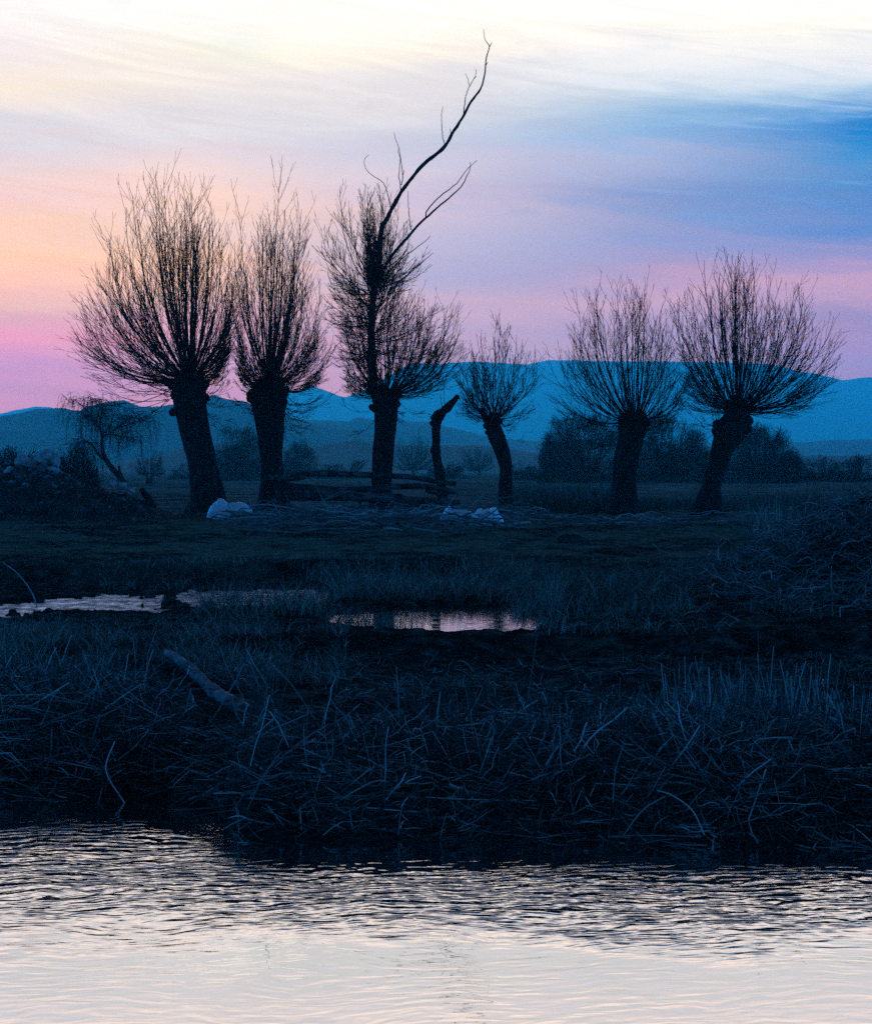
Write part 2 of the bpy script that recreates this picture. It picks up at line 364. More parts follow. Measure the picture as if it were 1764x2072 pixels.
def water_material(name, amp, calm, rough=0.03, icy=False):
    m = bpy.data.materials.new(name); m.use_nodes = True; t = NT(m.node_tree); t.n.clear()
    g = t.new('ShaderNodeNewGeometry'); sp = t.new('ShaderNodeSeparateXYZ'); t.l.new(g.outputs['Position'], sp.inputs[0])
    x, y, _ = sp.outputs
    warp = t.noise(g.outputs['Position'], 1.1, 3, 0.5)
    yy = t.m('ADD', y, t.m('ADD', t.m('MULTIPLY', x, -0.10), t.m('MULTIPLY', warp, 0.45)))
    a = t.noise(t.xyz(t.m('MULTIPLY', x, 5.8), t.m('MULTIPLY', yy, 16.0), 0.0), 1.0, 1.5, 0.45, 0.3)
    b_ = t.noise(t.xyz(t.m('MULTIPLY', x, 11.0), t.m('MULTIPLY', t.m('ADD', y, t.m('MULTIPLY', x, 0.25)), 24.0), 4.0), 1.0, 2, 0.5, 0.2)
    c_ = t.noise(t.xyz(t.m('MULTIPLY', x, 0.9), t.m('MULTIPLY', y, 2.6), 9.0), 1.0, 1, 0.5)
    hgt = t.m('ADD', t.m('MULTIPLY', a, 0.0185), t.m('ADD', t.m('MULTIPLY', b_, 0.0022), t.m('MULTIPLY', c_, 0.006)))
    if calm:
        edge = t.m('ADD', y, t.m('ADD', t.m('MULTIPLY', t.noise(t.xyz(t.m('MULTIPLY', x, 0.7), t.m('MULTIPLY', y, 1.2), 2.0), 1.0, 4, 0.6), 1.6), t.m('MULTIPLY', x, 0.05)))
        hgt = t.m('MULTIPLY', hgt, t.rng(edge, 7.85, 8.95, calm*0.4, 1.0, True))
    if calm:
        be = t.rng(x, -1.75, -0.75, 9.75, 8.92, True)
        be = t.m('ADD', be, t.m('MULTIPLY', x, -0.07))
        be = t.m('ADD', be, t.m('MULTIPLY', t.m('SUBTRACT', t.noise(t.xyz(t.m('MULTIPLY', x, 1.3), t.m('MULTIPLY', y, 1.3), 5.0), 1.0, 4, 0.65), 0.5), 0.9))
        hgt = t.m('MULTIPLY', hgt, t.rng(t.m('SUBTRACT', y, be), -0.30, 0.10, 1.0, 0.10, True))
    hgt = t.m('MULTIPLY', hgt, amp)
    bn = t.new('ShaderNodeBump'); bn.inputs['Strength'].default_value = 1; bn.inputs['Distance'].default_value = 1.0
    t.l.new(hgt, bn.inputs['Height'])
    fr = t.new('ShaderNodeFresnel'); fr.inputs[0].default_value = 1.33; t.l.new(bn.outputs[0], fr.inputs['Normal'])
    fac = t.m('POWER', fr.outputs[0], 0.33)
    gl_ = t.new('ShaderNodeBsdfGlossy'); gl_.inputs['Roughness'].default_value = rough; t.l.new(bn.outputs[0], gl_.inputs['Normal']); gl_.inputs['Color'].default_value = (1, 1, 1, 1)
    if icy:
        ic = t.ramp(t.noise(t.xyz(t.m('MULTIPLY', x, 5.0), t.m('MULTIPLY', y, 2.6), 0.0), 1.0, 9, 0.8), [(0.38, (0.02, 0.04, 0.07)), (0.48, (0.16, 0.25, 0.40)), (0.60, (0.50, 0.72, 1.0))])
        t.l.new(ic, gl_.inputs['Color'])
    df = t.new('ShaderNodeBsdfDiffuse'); df.inputs[0].default_value = (0.012, 0.018, 0.02, 1)
    mx = t.new('ShaderNodeMixShader'); t.l.new(fac, mx.inputs[0]); t.l.new(df.outputs[0], mx.inputs[1]); t.l.new(gl_.outputs[0], mx.inputs[2])
    o = t.new('ShaderNodeOutputMaterial'); t.l.new(mx.outputs[0], o.inputs[0])
    return m

# ---------------------------------------------------------------- ground
POOL = 0.40
def bank_edge(X):
    X = np.asarray(X, float)
    return 9.42 + 1.12*ss(-0.95, -1.45, X)*1.0 + 0.10*fbm(X*1.3, X*0+3, 11, 3) - 0.22*ss(-0.3, 2.4, X)
def pools(X, Y):
    px = HX + X/np.maximum(Y, 1)*F; py = HY + (EYE-POOL)*F/np.maximum(Y, 1)
    n = fbm(px/60, py/9, 31, 3); n2 = fbm(px/17, py/4, 32, 2)
    c = np.interp(px, [-600, 0, 200, 300, 420, 640, 720], [1238, 1235, 1226, 1222, 1213, 1208, 1214])
    hw = np.interp(px, [-600, 0, 90, 130, 200, 320, 460, 640, 730], [20, 20, 19, 15, 19, 16, 21, 17, -8])
    a = (hw + n*12 + n2*7 + 9*fbm(px/26, py/3.5, 35, 2) - 1 - np.abs(py-c))/8
    c2 = 1257; hw2 = np.interp(px, [600, 680, 760, 900, 1080, 1100, 1140], [-5, 17, 27, 33, 33, 22, -30])
    b = (hw2 + n*4 + n2*2 - np.abs(py-c2))/10
    c3 = 1268; hw3 = np.interp(px, [300, 340, 400, 440], [-8, 5, 5, -8]); d = (hw3+n2*3-np.abs(py-c3))/6
    e = (np.interp(px, [1120, 1160, 1180, 1220], [-8, 10, 8, -8])+n2*3-np.abs(py-1212))/6
    return np.clip(np.maximum(np.maximum(a, b), np.maximum(d, e)), 0, 1)
def height(X, Y):
    X = np.asarray(X, float); Y = np.asarray(Y, float)
    d = Y - bank_edge(X)
    z = -0.45*ss(0.0, -1.2, d) + 0.16*ss(-0.05, 0.25, d) + 0.16*ss(0.2, 1.5, d)
    right = ss(-2.6, -1.0, X)
    step = ss(15.6, 16.15, Y + 0.3*fbm(X*0.9, X*0, 5, 3))
    z = z + (1-right)*0.12*ss(12.5, 16.3, Y) + right*0.165*step - right*0.02*ss(11, 14, Y)
    edge = 23.3 + 0.5*fbm(X*0.35, X*0+1, 6, 3) - 0.3*ss(-1, 1, X)
    rise = ss(0, 1.0, (Y-edge)/(0.9+1.5*ss(-1.0, 1.5, X)))
    z = z + 0.27*rise + 0.10*ss(25, 44, Y)
    # clods, tussocks and hollows
    near = ss(9.6, 10.6, Y)*ss(80, 40, Y)
    z = z + near*(0.055*fbm(X*1.3, Y*1.3, 1, 4) + 0.030*np.maximum(0, fbm(X*5, Y*3.2, 2, 3)) + 0.014*fbm(X*14, Y*12, 3, 3))
    z = z + 0.07*ss(23.4, 26, Y)*ss(60, 44, Y)*fbm(X*0.5, Y*0.28, 4, 3)
    mud = ss(16.0, 16.4, Y)*ss(23.6, 22.6, Y)
    z = np.where((Y > 16.0) & (Y < 23.6), np.maximum(z, (POOL+0.025)*mud + z*(1-mud)), z)
    # the big earth mound on the right
    mx = (X-5.6)/1.75; my = (Y-21.3)/2.7
    r2 = mx*mx + my*my
    z = z + 1.12*np.exp(-r2**1.15)*(1+0.25*fbm(X*0.9, Y*0.9, 41, 4)) + 0.14*np.exp(-r2)*fbm(X*3, Y*3, 42, 4)
    # low spoil bank under the rubble on the left
    z = z + 0.35*np.exp(-(((X+11.0)/3.4)**2 + ((Y-41.5)/2.0)**2))
    # pools
    p = pools(X, Y)
    z = z - np.where(p > 0, (z-POOL+0.10)*ss(0, 0.55, p), 0)*(Y > 16.0)*(Y < 24.2)
    # far plain gently uneven
    z = z + 0.5*ss(90, 400, Y)*fbm(X/60, Y/60, 8, 3)
    return z
def hz(x, y): return float(height(np.array([x]), np.array([y]))[0])

def gz(px, py):      # ground point seen at a picture position
    Y = 12.0
    for _ in range(40): Y = 0.5*Y+0.5*(EYE-hz((px-HX)/F*Y, Y))*F/(py-HY)
    return Y
def build_ground():
    th = np.concatenate([np.linspace(-1.1, -0.31, 60)[:-1], np.linspace(-0.31, 0.31, 620), np.linspace(0.31, 1.1, 60)[1:]])
    Yr = np.concatenate([np.linspace(7.9, 9.2, 10)[:-1], np.linspace(9.2, 25, 520)[:-1], 25*(60/25)**np.linspace(0, 1, 230)[:-1], 60*(9000/60)**np.linspace(0, 1, 150)])
    TH, YY = np.meshgrid(np.tan(th), Yr); X = TH*YY
    Z = height(X, YY)
    V = np.stack([X, YY, Z], -1).reshape(-1, 3); nr, nc = X.shape
    i = np.arange(nr-1)[:, None]*nc; j = np.arange(nc-1)[None]
    Q = np.stack([i+j, i+j+1, i+nc+j+1, i+nc+j], -1).reshape(-1, 4)
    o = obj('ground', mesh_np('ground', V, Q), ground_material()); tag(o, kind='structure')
build_ground()
def sheet(name, x0, x1, y0, y1, z, m):
    V = np.array([(x0, y0, z), (x1, y0, z), (x1, y1, z), (x0, y1, z)]); o = obj(name, mesh_np(name, V, [[0, 1, 2, 3]], smooth=False), m); tag(o, kind='structure'); return o
sheet('river_water', -90, 90, -60, 15.0, 0.0, water_material('river_surface', 1.0, 0.22))
sheet('pool_water', -1.35, 14, 16.45, 23.9, POOL, water_material('pool_surface', 0.09, 0))
sheet('icy_pool_water', -14, -1.35, 16.45, 23.9, POOL, water_material('icy_pool_surface', 2.2, 0, 0.3, True))

# ---------------------------------------------------------------- hills and mountains
def ridge(name, D, prof, depth, seed, rough):
    xs = np.array([p[0] for p in prof], float); ys = np.array([p[1] for p in prof], float)
    px = np.linspace(xs[0], xs[-1], 1500); py = np.interp(px, xs, ys)
    k = np.hanning(9); k /= k.sum(); pyp = np.pad(py, 4, mode='edge'); py = np.convolve(pyp, k, 'valid')
    py = py + rough*fbm(px/30, px*0+seed, seed, 4) + rough*0.35*np.abs(fbm(px/4, px*0+seed, seed+8, 2))
    X = (px-HX)/F*D; H = np.maximum(EYE-(py-HY)/F*D, 0.5)
    t = np.linspace(-1, 1, 33)
    XX, TT = np.meshgrid(X, t); YY = D + TT*depth
    sh = np.where(np.abs(TT) < 1, (1-np.abs(TT))**1.15, 0)
    n = fbm(XX/(depth*0.35), YY/(depth*0.5), seed+3, 4)
    Z = H[None]*sh*(1+0.35*n*(1-sh)) - 3*(np.abs(TT) > 0.97)
    V = np.stack([XX, YY, Z], -1).reshape(-1, 3); nr, nc = XX.shape
    i = np.arange(nr-1)[:, None]*nc; j = np.arange(nc-1)[None]
    Q = np.stack([i+j, i+j+1, i+nc+j+1, i+nc+j], -1).reshape(-1, 4)
    o = obj(name, mesh_np(name, V, Q), M_hill); tag(o, kind='structure'); return o
ridge('mountains', 4100, [(-900, 870), (-300, 850), (0, 837), (73, 821), (97, 823), (160, 838), (400, 850), (520, 815), (584, 794), (629, 780), (657, 790), (698, 804), (722, 797), (770, 770), (811, 746), (832, 734), (897, 736), (931, 732), (983, 732), (1062, 737), (1103, 730), (1141, 728), (1249, 731), (1331, 731), (1453, 733), (1555, 735), (1616, 750), (1657, 758), (1705, 768), (1738, 764), (1764, 762), (2100, 740), (2700, 800)], 850, 51, 2.0)
ridge('wooded_hills', 1150, [(-700, 850), (-200, 850), (0, 841), (73, 827), (122, 826), (162, 831), (174, 820), (223, 812), (251, 808), (284, 821), (324, 821), (380, 815), (422, 800), (434, 796), (458, 808), (493, 811), (540, 832), (605, 849), (640, 858), (760, 880), (900, 930), (1000, 952)], 200, 52, 3.0)
ridge('hills', 1500, [(300, 940), (480, 880), (560, 852), (605, 849), (705, 852), (722, 844), (749, 849), (820, 850), (873, 854), (931, 869), (973, 880), (1017, 888), (1100, 892), (1300, 896), (1500, 896), (1620, 894), (1657, 892), (1764, 888), (2300, 880)], 260, 53, 2.0)
ridge('low_hills', 640, [(-300, 945), (200, 944), (333, 922), (373, 902), (450, 896), (560, 905), (650, 900), (725, 888), (756, 897), (811, 899), (890, 902), (969, 900), (1100, 918), (1250, 925), (1500, 925), (1764, 920), (2200, 915)], 110, 54, 2.5)

# ---------------------------------------------------------------- haze
def haze():
    V = np.array([(x, y, z) for z in (-2.0, HAZE_TOP) for (x, y) in ((-5000, -200), (5000, -200), (5000, HAZE_FAR), (-5000, HAZE_FAR))], float)
    Q = [[0, 3, 2, 1], [4, 5, 6, 7], [0, 1, 5, 4], [1, 2, 6, 5], [2, 3, 7, 6], [3, 0, 4, 7]]
    m = bpy.data.materials.new('evening_haze'); m.use_nodes = True; t = NT(m.node_tree); t.n.clear()
    v = t.new('ShaderNodeVolumePrincipled'); v.inputs['Color'].default_value = (*HAZE_COL, 1); v.inputs['Density'].default_value = HAZE_D
    v.inputs['Anisotropy'].default_value = 0.55
    o = t.new('ShaderNodeOutputMaterial'); t.l.new(v.outputs[0], o.inputs['Volume'])
    m.cycles.homogeneous_volume = True if hasattr(m, 'cycles') and hasattr(m.cycles, 'homogeneous_volume') else True
    h = obj('haze', mesh_np('haze', V, Q, smooth=False), m); tag(h, kind='stuff')
haze()

# ---------------------------------------------------------------- willow crowns
def unit(v): return v/(np.linalg.norm(v, axis=-1, keepdims=True)+1e-9)
def outline_fn(org, pts):
    a = []; L = []
    for (x, y) in pts:
        a.append(math.degrees(math.atan2(x-org[0], org[1]-y))); L.append(math.hypot(x-org[0], y-org[1]))
    i = np.argsort(a); a = np.array(a)[i]; L = np.array(L)[i]
    return a, L
def curve(p0, p1, p2, p3, M):
    t = np.linspace(0, 1, M)[None, :, None]
    return ((1-t)**3)*p0[:, None] + 3*((1-t)**2)*t*p1[:, None] + 3*(1-t)*t*t*p2[:, None] + t**3*p3[:, None]
def twigs(tb, main, rmain, per, lf, M=5, t0=0.22, ang=(18, 42), up=0.25, r0=0.55, rmin=0.0038, k=3):
    """side twigs off every main polyline; returns them"""
    N, K, _ = main.shape
    tt = t0 + (0.98-t0)*rng.random((N, per))**0.7
    f = tt*(K-1); i = np.minimum(f.astype(int), K-2); u = (f-i)[..., None]
    ar = np.arange(N)[:, None]
    base = main[ar, i]*(1-u) + main[ar, i+1]*u
    tan = unit(main[ar, i+1]-main[ar, i])
    rb = (rmain[ar, i]*(1-u[..., 0]) + rmain[ar, i+1]*u[..., 0])
    L = np.linalg.norm(np.diff(main, axis=1), axis=2).sum(1)[:, None]
    ln = L*lf*(0.48+0.52*(1-tt))*rng.uniform(0.5, 1.25, (N, per))
    side = unit(np.cross(tan, rng.normal(size=(N, per, 3))))
    an = np.radians(rng.uniform(*ang, (N, per)))[..., None]
    d0 = tan*np.cos(an) + side*np.sin(an); d1 = unit(d0 + np.array([0, 0, up]) + tan*0.35)
    base = base.reshape(-1, 3); d0 = d0.reshape(-1, 3); d1 = d1.reshape(-1, 3); ln = ln.reshape(-1, 1)
    Pn = curve(base, base+d0*ln*0.35, base+d0*ln*0.55+d1*ln*0.12, base+(d0*0.45+d1*0.55)*ln, M)
    Pn[:, 1:-1] += rng.normal(size=(len(Pn), M-2, 3))*ln[:, None]*0.012
    ra = np.maximum(rb.reshape(-1, 1)*r0, rmin*1.3); s = np.linspace(0, 1, M)[None]
    R = ra*(1-s) + rmin*s
    tb.add(Pn, R, k)
    return Pn, R
def crown_cluster(tb, org, Y, pts, n, px_r, seed, wide=1.0, head=(0.25, 0.15), per=11, sub=3, short=0.70, curl=1.0, drop=0, lf=0.42, depth=0.85, r=(0.0155, 0.004), pw=0.9, cap=82, lowf=0.12):
    """shoots fanning out of one pollard head; the outline is the crown's own shape on its two sides"""
    global rng
    rng = np.random.default_rng(seed)
    a, L = outline_fn(org, pts); sc = Y/F
    O = P(org[0], org[1], Y)
    az = rng.random(n)*2*pi; c = np.cos(az)
    w_ = (1+c)/2
    u = rng.beta(1.5, 1.25, n)
    aR, aL = a[-1], -a[0]
    amax = aR*w_ + aL*(1-w_); low = rng.random(n) < lowf; al = np.where(low, u*amax, u**pw*np.minimum(amax, cap)); al_n = al
    LR = np.interp(al/amax*aR, a, L); LL = np.interp(-al/amax*aL, a, L)
    LR = np.where(low, LR, np.interp(np.minimum(al, aR), a, L)); LL = np.where(low, LL, np.interp(-np.minimum(al, aL), a, L))
    # longest mostly, a few stop short
    q = rng.random(n); scale = np.where(q < 0.13, rng.uniform(0.94, 1.06, n), rng.uniform(short, 0.92, n))
    Ln = (LR*w_ + LL*(1-w_))*scale*sc*0.97
    alr = np.radians(al)
    def dirv(x): return np.stack([np.sin(x)*c, np.sin(x)*np.sin(az)*depth, np.cos(x)], -1)
    hx = head[0]; start = O + np.stack([np.sin(alr)*c*hx, np.sin(alr)*np.sin(az)*hx*0.8, head[1]*(np.cos(alr)-0.35)], -1) + rng.normal(size=(n, 3))*0.03
    tip = O + dirv(alr)*Ln[:, None]
    out = np.radians(14+12*rng.random(n))*curl; inn = np.radians(20+20*rng.random(n))*curl
    p1 = start + dirv(alr+out*np.minimum(1, al/30+0.2))*Ln[:, None]*0.36
    p2 = tip - dirv(np.maximum(alr-inn*np.minimum(1, al/35+0.1), 0))*Ln[:, None]*0.36
    M = 13
    main = curve(start, p1, p2, tip, M)
    wob = rng.normal(size=(n, M, 3)).cumsum(1)*0.011*Ln[:, None, None]*0.35; wob[:, 0] = 0
    main = main + wob*np.linspace(0, 1, M)[None, :, None]**0.5
    s = np.linspace(0, 1, M)[None]
    ra = r[0]*(0.55+0.75*rng.random((n, 1)))*np.clip(Ln[:, None]/3.5, 0.45, 1.2)
    R = ra*(1-s)**0.8 + r[1]*s
    tb.add(main, R, 4)
    P1, R1 = twigs(tb, main, R, per, lf, 6, 0.26)
    if sub: twigs(tb, P1, R1, sub, 0.45, 4, 0.2, (15, 45), 0.2, 0.6, 0.0034)
    return main
def trunk(st, Y, seed, rough=0.07, flare=0.25, k=56, top=None, flat=0.85, M=70):
    """stations (left px, right px, py) from the foot up"""
    cen = [P((l+r)/2, y, Y) for l, r, y in st]; rad = [(r-l)/2/F*Y for l, r, y in st]
    c = poly(cen, M); d = np.concatenate([[0], np.cumsum(np.linalg.norm(np.diff(np.array(cen), axis=0), axis=1))])
    rr = np.interp(np.linspace(0, 1, M)*d[-1], d, rad)
    sd = Solid(); V, Q, T = rings(c, rr, k, rough, seed, 11, flat, flare); sd.add(V, Q, T)
    return sd
def knobs(sd, Y, lst, seed):
    for i, (x, y, r) in enumerate(lst):
        c = P(x, y, Y + (i % 3-1)*0.08); V, Q = blob(c, r/F*Y, seed+i, 22, 14, 0.55, 2.0, (1, 1, 0.9)); sd.add(V, Q)
def root_of(name, px, Y, label, cat='tree', group=None):
    x = (px-HX)/F*Y; z = hz(x, Y)-0.05
    return empty(name, (x, Y, z), label, cat, group), np.array([x, Y, z])
GW = 'pollard willows in a row on the meadow'

# T1 ------------------------------------------------------------
Y1 = 43.6
e, o = root_of('pollard_willow', 418, Y1, 'thick leaning pollard willow with the widest crown, leftmost of the row, beside the white sack', group=GW)
sd = trunk([(380, 456, 1050), (385, 451, 1005), (380, 444, 965), (375, 436, 924), (366, 428, 884), (357, 421, 843), (348, 418, 806), (351, 416, 775), (360, 408, 757)], Y1, 3)
knobs(sd, Y1, [(356, 800, 13), (352, 778, 13), (372, 765, 15), (398, 764, 15), (412, 778, 12), (414, 806, 10), (362, 830, 12), (350, 835, 8), (385, 758, 14)], 60)
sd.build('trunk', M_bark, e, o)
# bare wood in the split of the bark
sp_ = [P(393, 905, Y1-0.33), P(399, 930, Y1-0.335), P(403, 960, Y1-0.34), P(406, 1000, Y1-0.36), P(407, 1025, Y1-0.36)]
V, Q, T = rings(poly(sp_, 30), np.interp(np.linspace(0, 1, 30), [0, .3, .8, 1], [0.01, 0.045, 0.04, 0.02]), 12, 0.1, 8); s_ = Solid(); s_.add(V, Q, T)
s_.build('exposed_wood', M_dead, e, o)
tb = Tubes()
out1 = [(215, 850), (190, 800), (120, 690), (118, 622), (150, 560), (168, 495), (190, 460), (232, 395), (282, 350), (330, 385), (378, 330), (412, 340), (465, 368), (476, 430), (486, 520), (490, 600), (478, 680), (455, 760), (440, 800)]
crown_cluster(tb, (384, 772), Y1, out1, 250, 1, 101, pw=0.95, head=(0.38, 0.3), per=11, sub=1)
crown_cluster(tb, (352, 800), Y1, [(225, 900), (200, 820), (150, 700), (170, 600), (260, 560), (352, 600), (370, 640), (400, 720)], 36, 1, 102, cap=180, head=(0.15, 0.2), per=8, sub=2)
crown_cluster(tb, (412, 812), Y1, [(375, 900), (385, 860), (400, 700), (440, 650), (478, 730), (490, 830), (480, 880)], 26, 1, 103, cap=180, head=(0.1, 0.2), per=6, sub=2, r=(0.014, 0.003))
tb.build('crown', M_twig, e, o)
# T2 ------------------------------------------------------------
Y2 = 44.4
e, o = root_of('pollard_willow', 549, Y2, 'upright pollard willow with a narrow brush-like crown, behind the left end of the rail fence', group=GW)
sd = trunk([(514, 592, 1050), (521, 584, 1020), (527, 577, 975), (526, 574, 930), (523, 573, 884), (515, 575, 843), (508, 579, 812), (509, 576, 788), (520, 570, 772)], Y2, 5)
knobs(sd, Y2, [(513, 797, 12), (508, 806, 9), (520, 782, 12), (540, 773, 15), (562, 776, 14), (574, 792, 11), (572, 815, 9), (520, 822, 11)], 80)
sd.build('trunk', M_bark, e, o)
tb = Tubes()
out2 = [(480, 850), (478, 800), (474, 740), (472, 640), (470, 560), (474, 500), (488, 440), (515, 378), (556, 366), (584, 390), (610, 430), (640, 480), (655, 560), (676, 600), (688, 650), (690, 700), (672, 770), (650, 800), (640, 830)]
crown_cluster(tb, (545, 786), Y2, out2, 245, 1, 111, pw=1.12, head=(0.36, 0.3), per=11, sub=1)
crown_cluster(tb, (570, 815), Y2, [(560, 900), (570, 700), (620, 700), (680, 760), (665, 830), (650, 880), (625, 900)], 42, 1, 112, cap=180, head=(0.12, 0.25), per=7, sub=2, r=(0.014, 0.003), curl=1.3)
crown_cluster(tb, (512, 808), Y2, [(520, 880), (500, 890), (482, 840), (478, 740), (484, 680), (505, 640), (520, 700)], 24, 1, 113, cap=180, head=(0.1, 0.2), per=6, sub=2, r=(0.015, 0.003))
tb.build('crown', M_twig, e, o)
# T3 with the tall bare limb ------------------------------------
Y3 = 44.0
e, o = root_of('pollard_willow', 770, Y3, 'tall pollard willow with one long bare limb bending right high above all the others', group=GW)
sd = trunk([(744, 797, 1052), (748, 794, 1010), (751, 793, 979), (754, 795, 935), (756, 798, 894), (757, 803, 860), (757, 806, 838), (754, 806, 812), (756, 803, 795)], Y3, 7, flare=0.12)
knobs(sd, Y3, [(763, 800, 12), (780, 797, 14), (796, 800, 13), (800, 818, 10), (758, 825, 10), (750, 790, 10), (743, 778, 5)], 90)
sd.build('trunk', M_bark, e, o)
c2 = lambda x, y: (x*.3120+550.4, y*.3120+27.5)
limb = [(764, 812), (757, 790), (754, 760), (751, 722), (751, 670), (753, 619), (757, 589), (766, 527), (772, 464), (784, 439), (811, 389), (837, 355), (862, 327), (897, 299), (914, 271), (936, 236), (951, 208), (973, 177), (981, 146), (983, 121), (987, 105), (990, 95), (987, 87), (981, 79), (978, 58)]
lw = [19, 18, 16, 15, 15, 14, 14, 11, 10, 9.5, 8, 8, 8, 7.4, 6.6, 5.6, 5, 4, 2.8, 2.5, 2.3, 2.0, 1.6, 1.3, 0.9]
YL = Y3-0.12
def limbpts(l, Yd): return [P(x, y, Yd) for x, y in l]
cl = limbpts(limb, YL); d = np.concatenate([[0], np.cumsum(np.linalg.norm(np.diff(np.array(cl), axis=0), axis=1))])
V, Q, T = rings(poly(cl, 150), np.interp(np.linspace(0, 1, 150)*d[-1], d, np.array(lw)/2/F*YL), 14, 0.17, 12, 5)
s_ = Solid(); s_.add(V, Q, T)
def thin(s_, l, w0, w1, Yd, Ye=None, M=26, k=6):
    c = np.array(limbpts(l, Yd))
    if Ye is not None: c[:, 1] = np.linspace(Yd, Ye, len(c))
    c = poly(c, M); c[1:-1] += np.random.default_rng(int(abs(l[0][0]*7+l[0][1]))).normal(size=(M-2, 3))*0.004
    V, Q, T = rings(c, np.linspace(w0, w1, M)/2/F*Yd, k, 0.05, 4, 3); s_.add(V, Q, T)
B = [([(1240, 660), (1255, 540), (1280, 470), (1318, 400), (1319, 358)], 2.2, 1), ([(1280, 470), (1270, 425), (1252, 385)], 1.4, .9), ([(1305, 425), (1326, 402)], 1, .7),
     ([(1122, 850), (1105, 790), (1099, 680), (1100, 640), (1107, 600)], 1.8, .9), ([(1162, 785), (1154, 745)], 1.5, .9), ([(1408, 215), (1425, 185)], 2, 1), ([(1383, 335), (1399, 312)], 2, 1.2),
     ([(836, 1160), (830, 1090), (822, 1050), (828, 980), (830, 935), (818, 900), (820, 870)], 2.2, .8), ([(838, 1110), (848, 1050), (835, 950), (822, 865), (800, 815), (792, 770)], 2, .9), ([(848, 1050), (858, 1010)], 1.2, .8),
     ([(772, 1260), (745, 1150), (715, 1090), (640, 1040), (602, 990), (600, 940), (628, 915)], 2.0, .9),
     ([(740, 1625), (800, 1540), (880, 1450), (940, 1380), (1000, 1320), (1060, 1265), (1140, 1200), (1230, 1115), (1262, 1050), (1285, 1010), (1285, 960)], 7, 1.1),
     ([(998, 1322), (1005, 1275), (1080, 1190), (1190, 1105), (1240, 1040), (1290, 985), (1328, 950)], 2.8, 1.1), ([(900, 1400), (888, 1300), (880, 1150)], 2, .9), ([(895, 1400), (908, 1370)], 1.2, .8),
     ([(740, 1690), (840, 1590), (920, 1530), (985, 1480), (1028, 1440)], 3, 1), ([(780, 1780), (870, 1700), (940, 1640), (1045, 1550)], 3, 1), ([(760, 1600), (830, 1500), (870, 1460)], 3, 1.6)]
for l, a_, b_ in B: thin(s_, [c2(*q) for q in l], a_, b_, YL)
s_.build('bare_limb', M_dead, e, o)
tb = Tubes()
out3 = [(668, 872), (672, 820), (688, 760), (690, 690), (684, 620), (700, 560), (750, 560), (800, 560), (858, 555), (905, 600), (930, 640), (952, 690), (935, 740), (915, 790), (880, 850), (830, 880)]
crown_cluster(tb, (783, 800), Y3, out3, 190, 1, 121, head=(0.32, 0.2), per=11, sub=1)
# branches of the limb, twiggy, from several points on it
for (ox, oy, pts, n, sdn) in [
    (756, 588, [(660, 625), (642, 560), (634, 450), (642, 368), (690, 338), (730, 345), (775, 360), (820, 410), (850, 480), (868, 540)], 60, 122),
    (754, 610, [(680, 660), (655, 600), (640, 520), (660, 450), (700, 450)], 42, 123),
    (762, 560, [(740, 400), (780, 400), (825, 390), (850, 440), (868, 500), (876, 560), (850, 600)], 26, 124),
    (752, 690, [(690, 780), (672, 700), (664, 600), (690, 510), (740, 500), (830, 510), (885, 590), (910, 690), (880, 760)], 85, 125),
    (753, 650, [(672, 720), (645, 650), (636, 560), (650, 490), (700, 470), (800, 500), (850, 560)], 46, 127)]:
    crown_cluster(tb, (ox, oy), Y3-0.1, pts, n, 1, sdn, cap=180, head=(0.06, 0.35), per=10, sub=1, r=(0.020, 0.003), lf=0.4)
crown_cluster(tb, (760, 835), Y3, [(710, 900), (672, 860), (690, 800), (700, 740), (740, 760)], 14, 1, 126, cap=180, head=(0.1, 0.15), per=6, sub=2, r=(0.014, 0.003))
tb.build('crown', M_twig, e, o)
# bird nest / twig ball in the fork
c = P(760, 553, YL)
nb = Tubes(); rr_ = np.random.default_rng(5)
V, Q = blob(c, 0.23, 7, 24, 16, 0.6, 2.2, (0.9, 0.9, 1.15)); nb.addmesh(V, Q)
n = 900; dv = unit(rr_.normal(size=(n, 3))); tg = unit(np.cross(dv, rr_.normal(size=(n, 3))) + dv*0.45); rad_ = 0.30*rr_.random((n, 1))**0.5*(1+0.4*(rr_.random((n, 1)) > .8))
p0 = c + dv*rad_*np.array([1, 1, 1.1]); ln = rr_.uniform(0.1, 0.32, (n, 1)); nb.add(curve(p0-tg*ln/2, p0-tg*ln*.15+dv*.02, p0+tg*ln*.15+dv*.02, p0+tg*ln/2, 4), 0.004, 3)
no = nb.build('bird_nest', M_nest, None, c, tuple(c)); tag(no, 'dark ball of twigs lodged in the fork of the tall bare limb', 'nest')
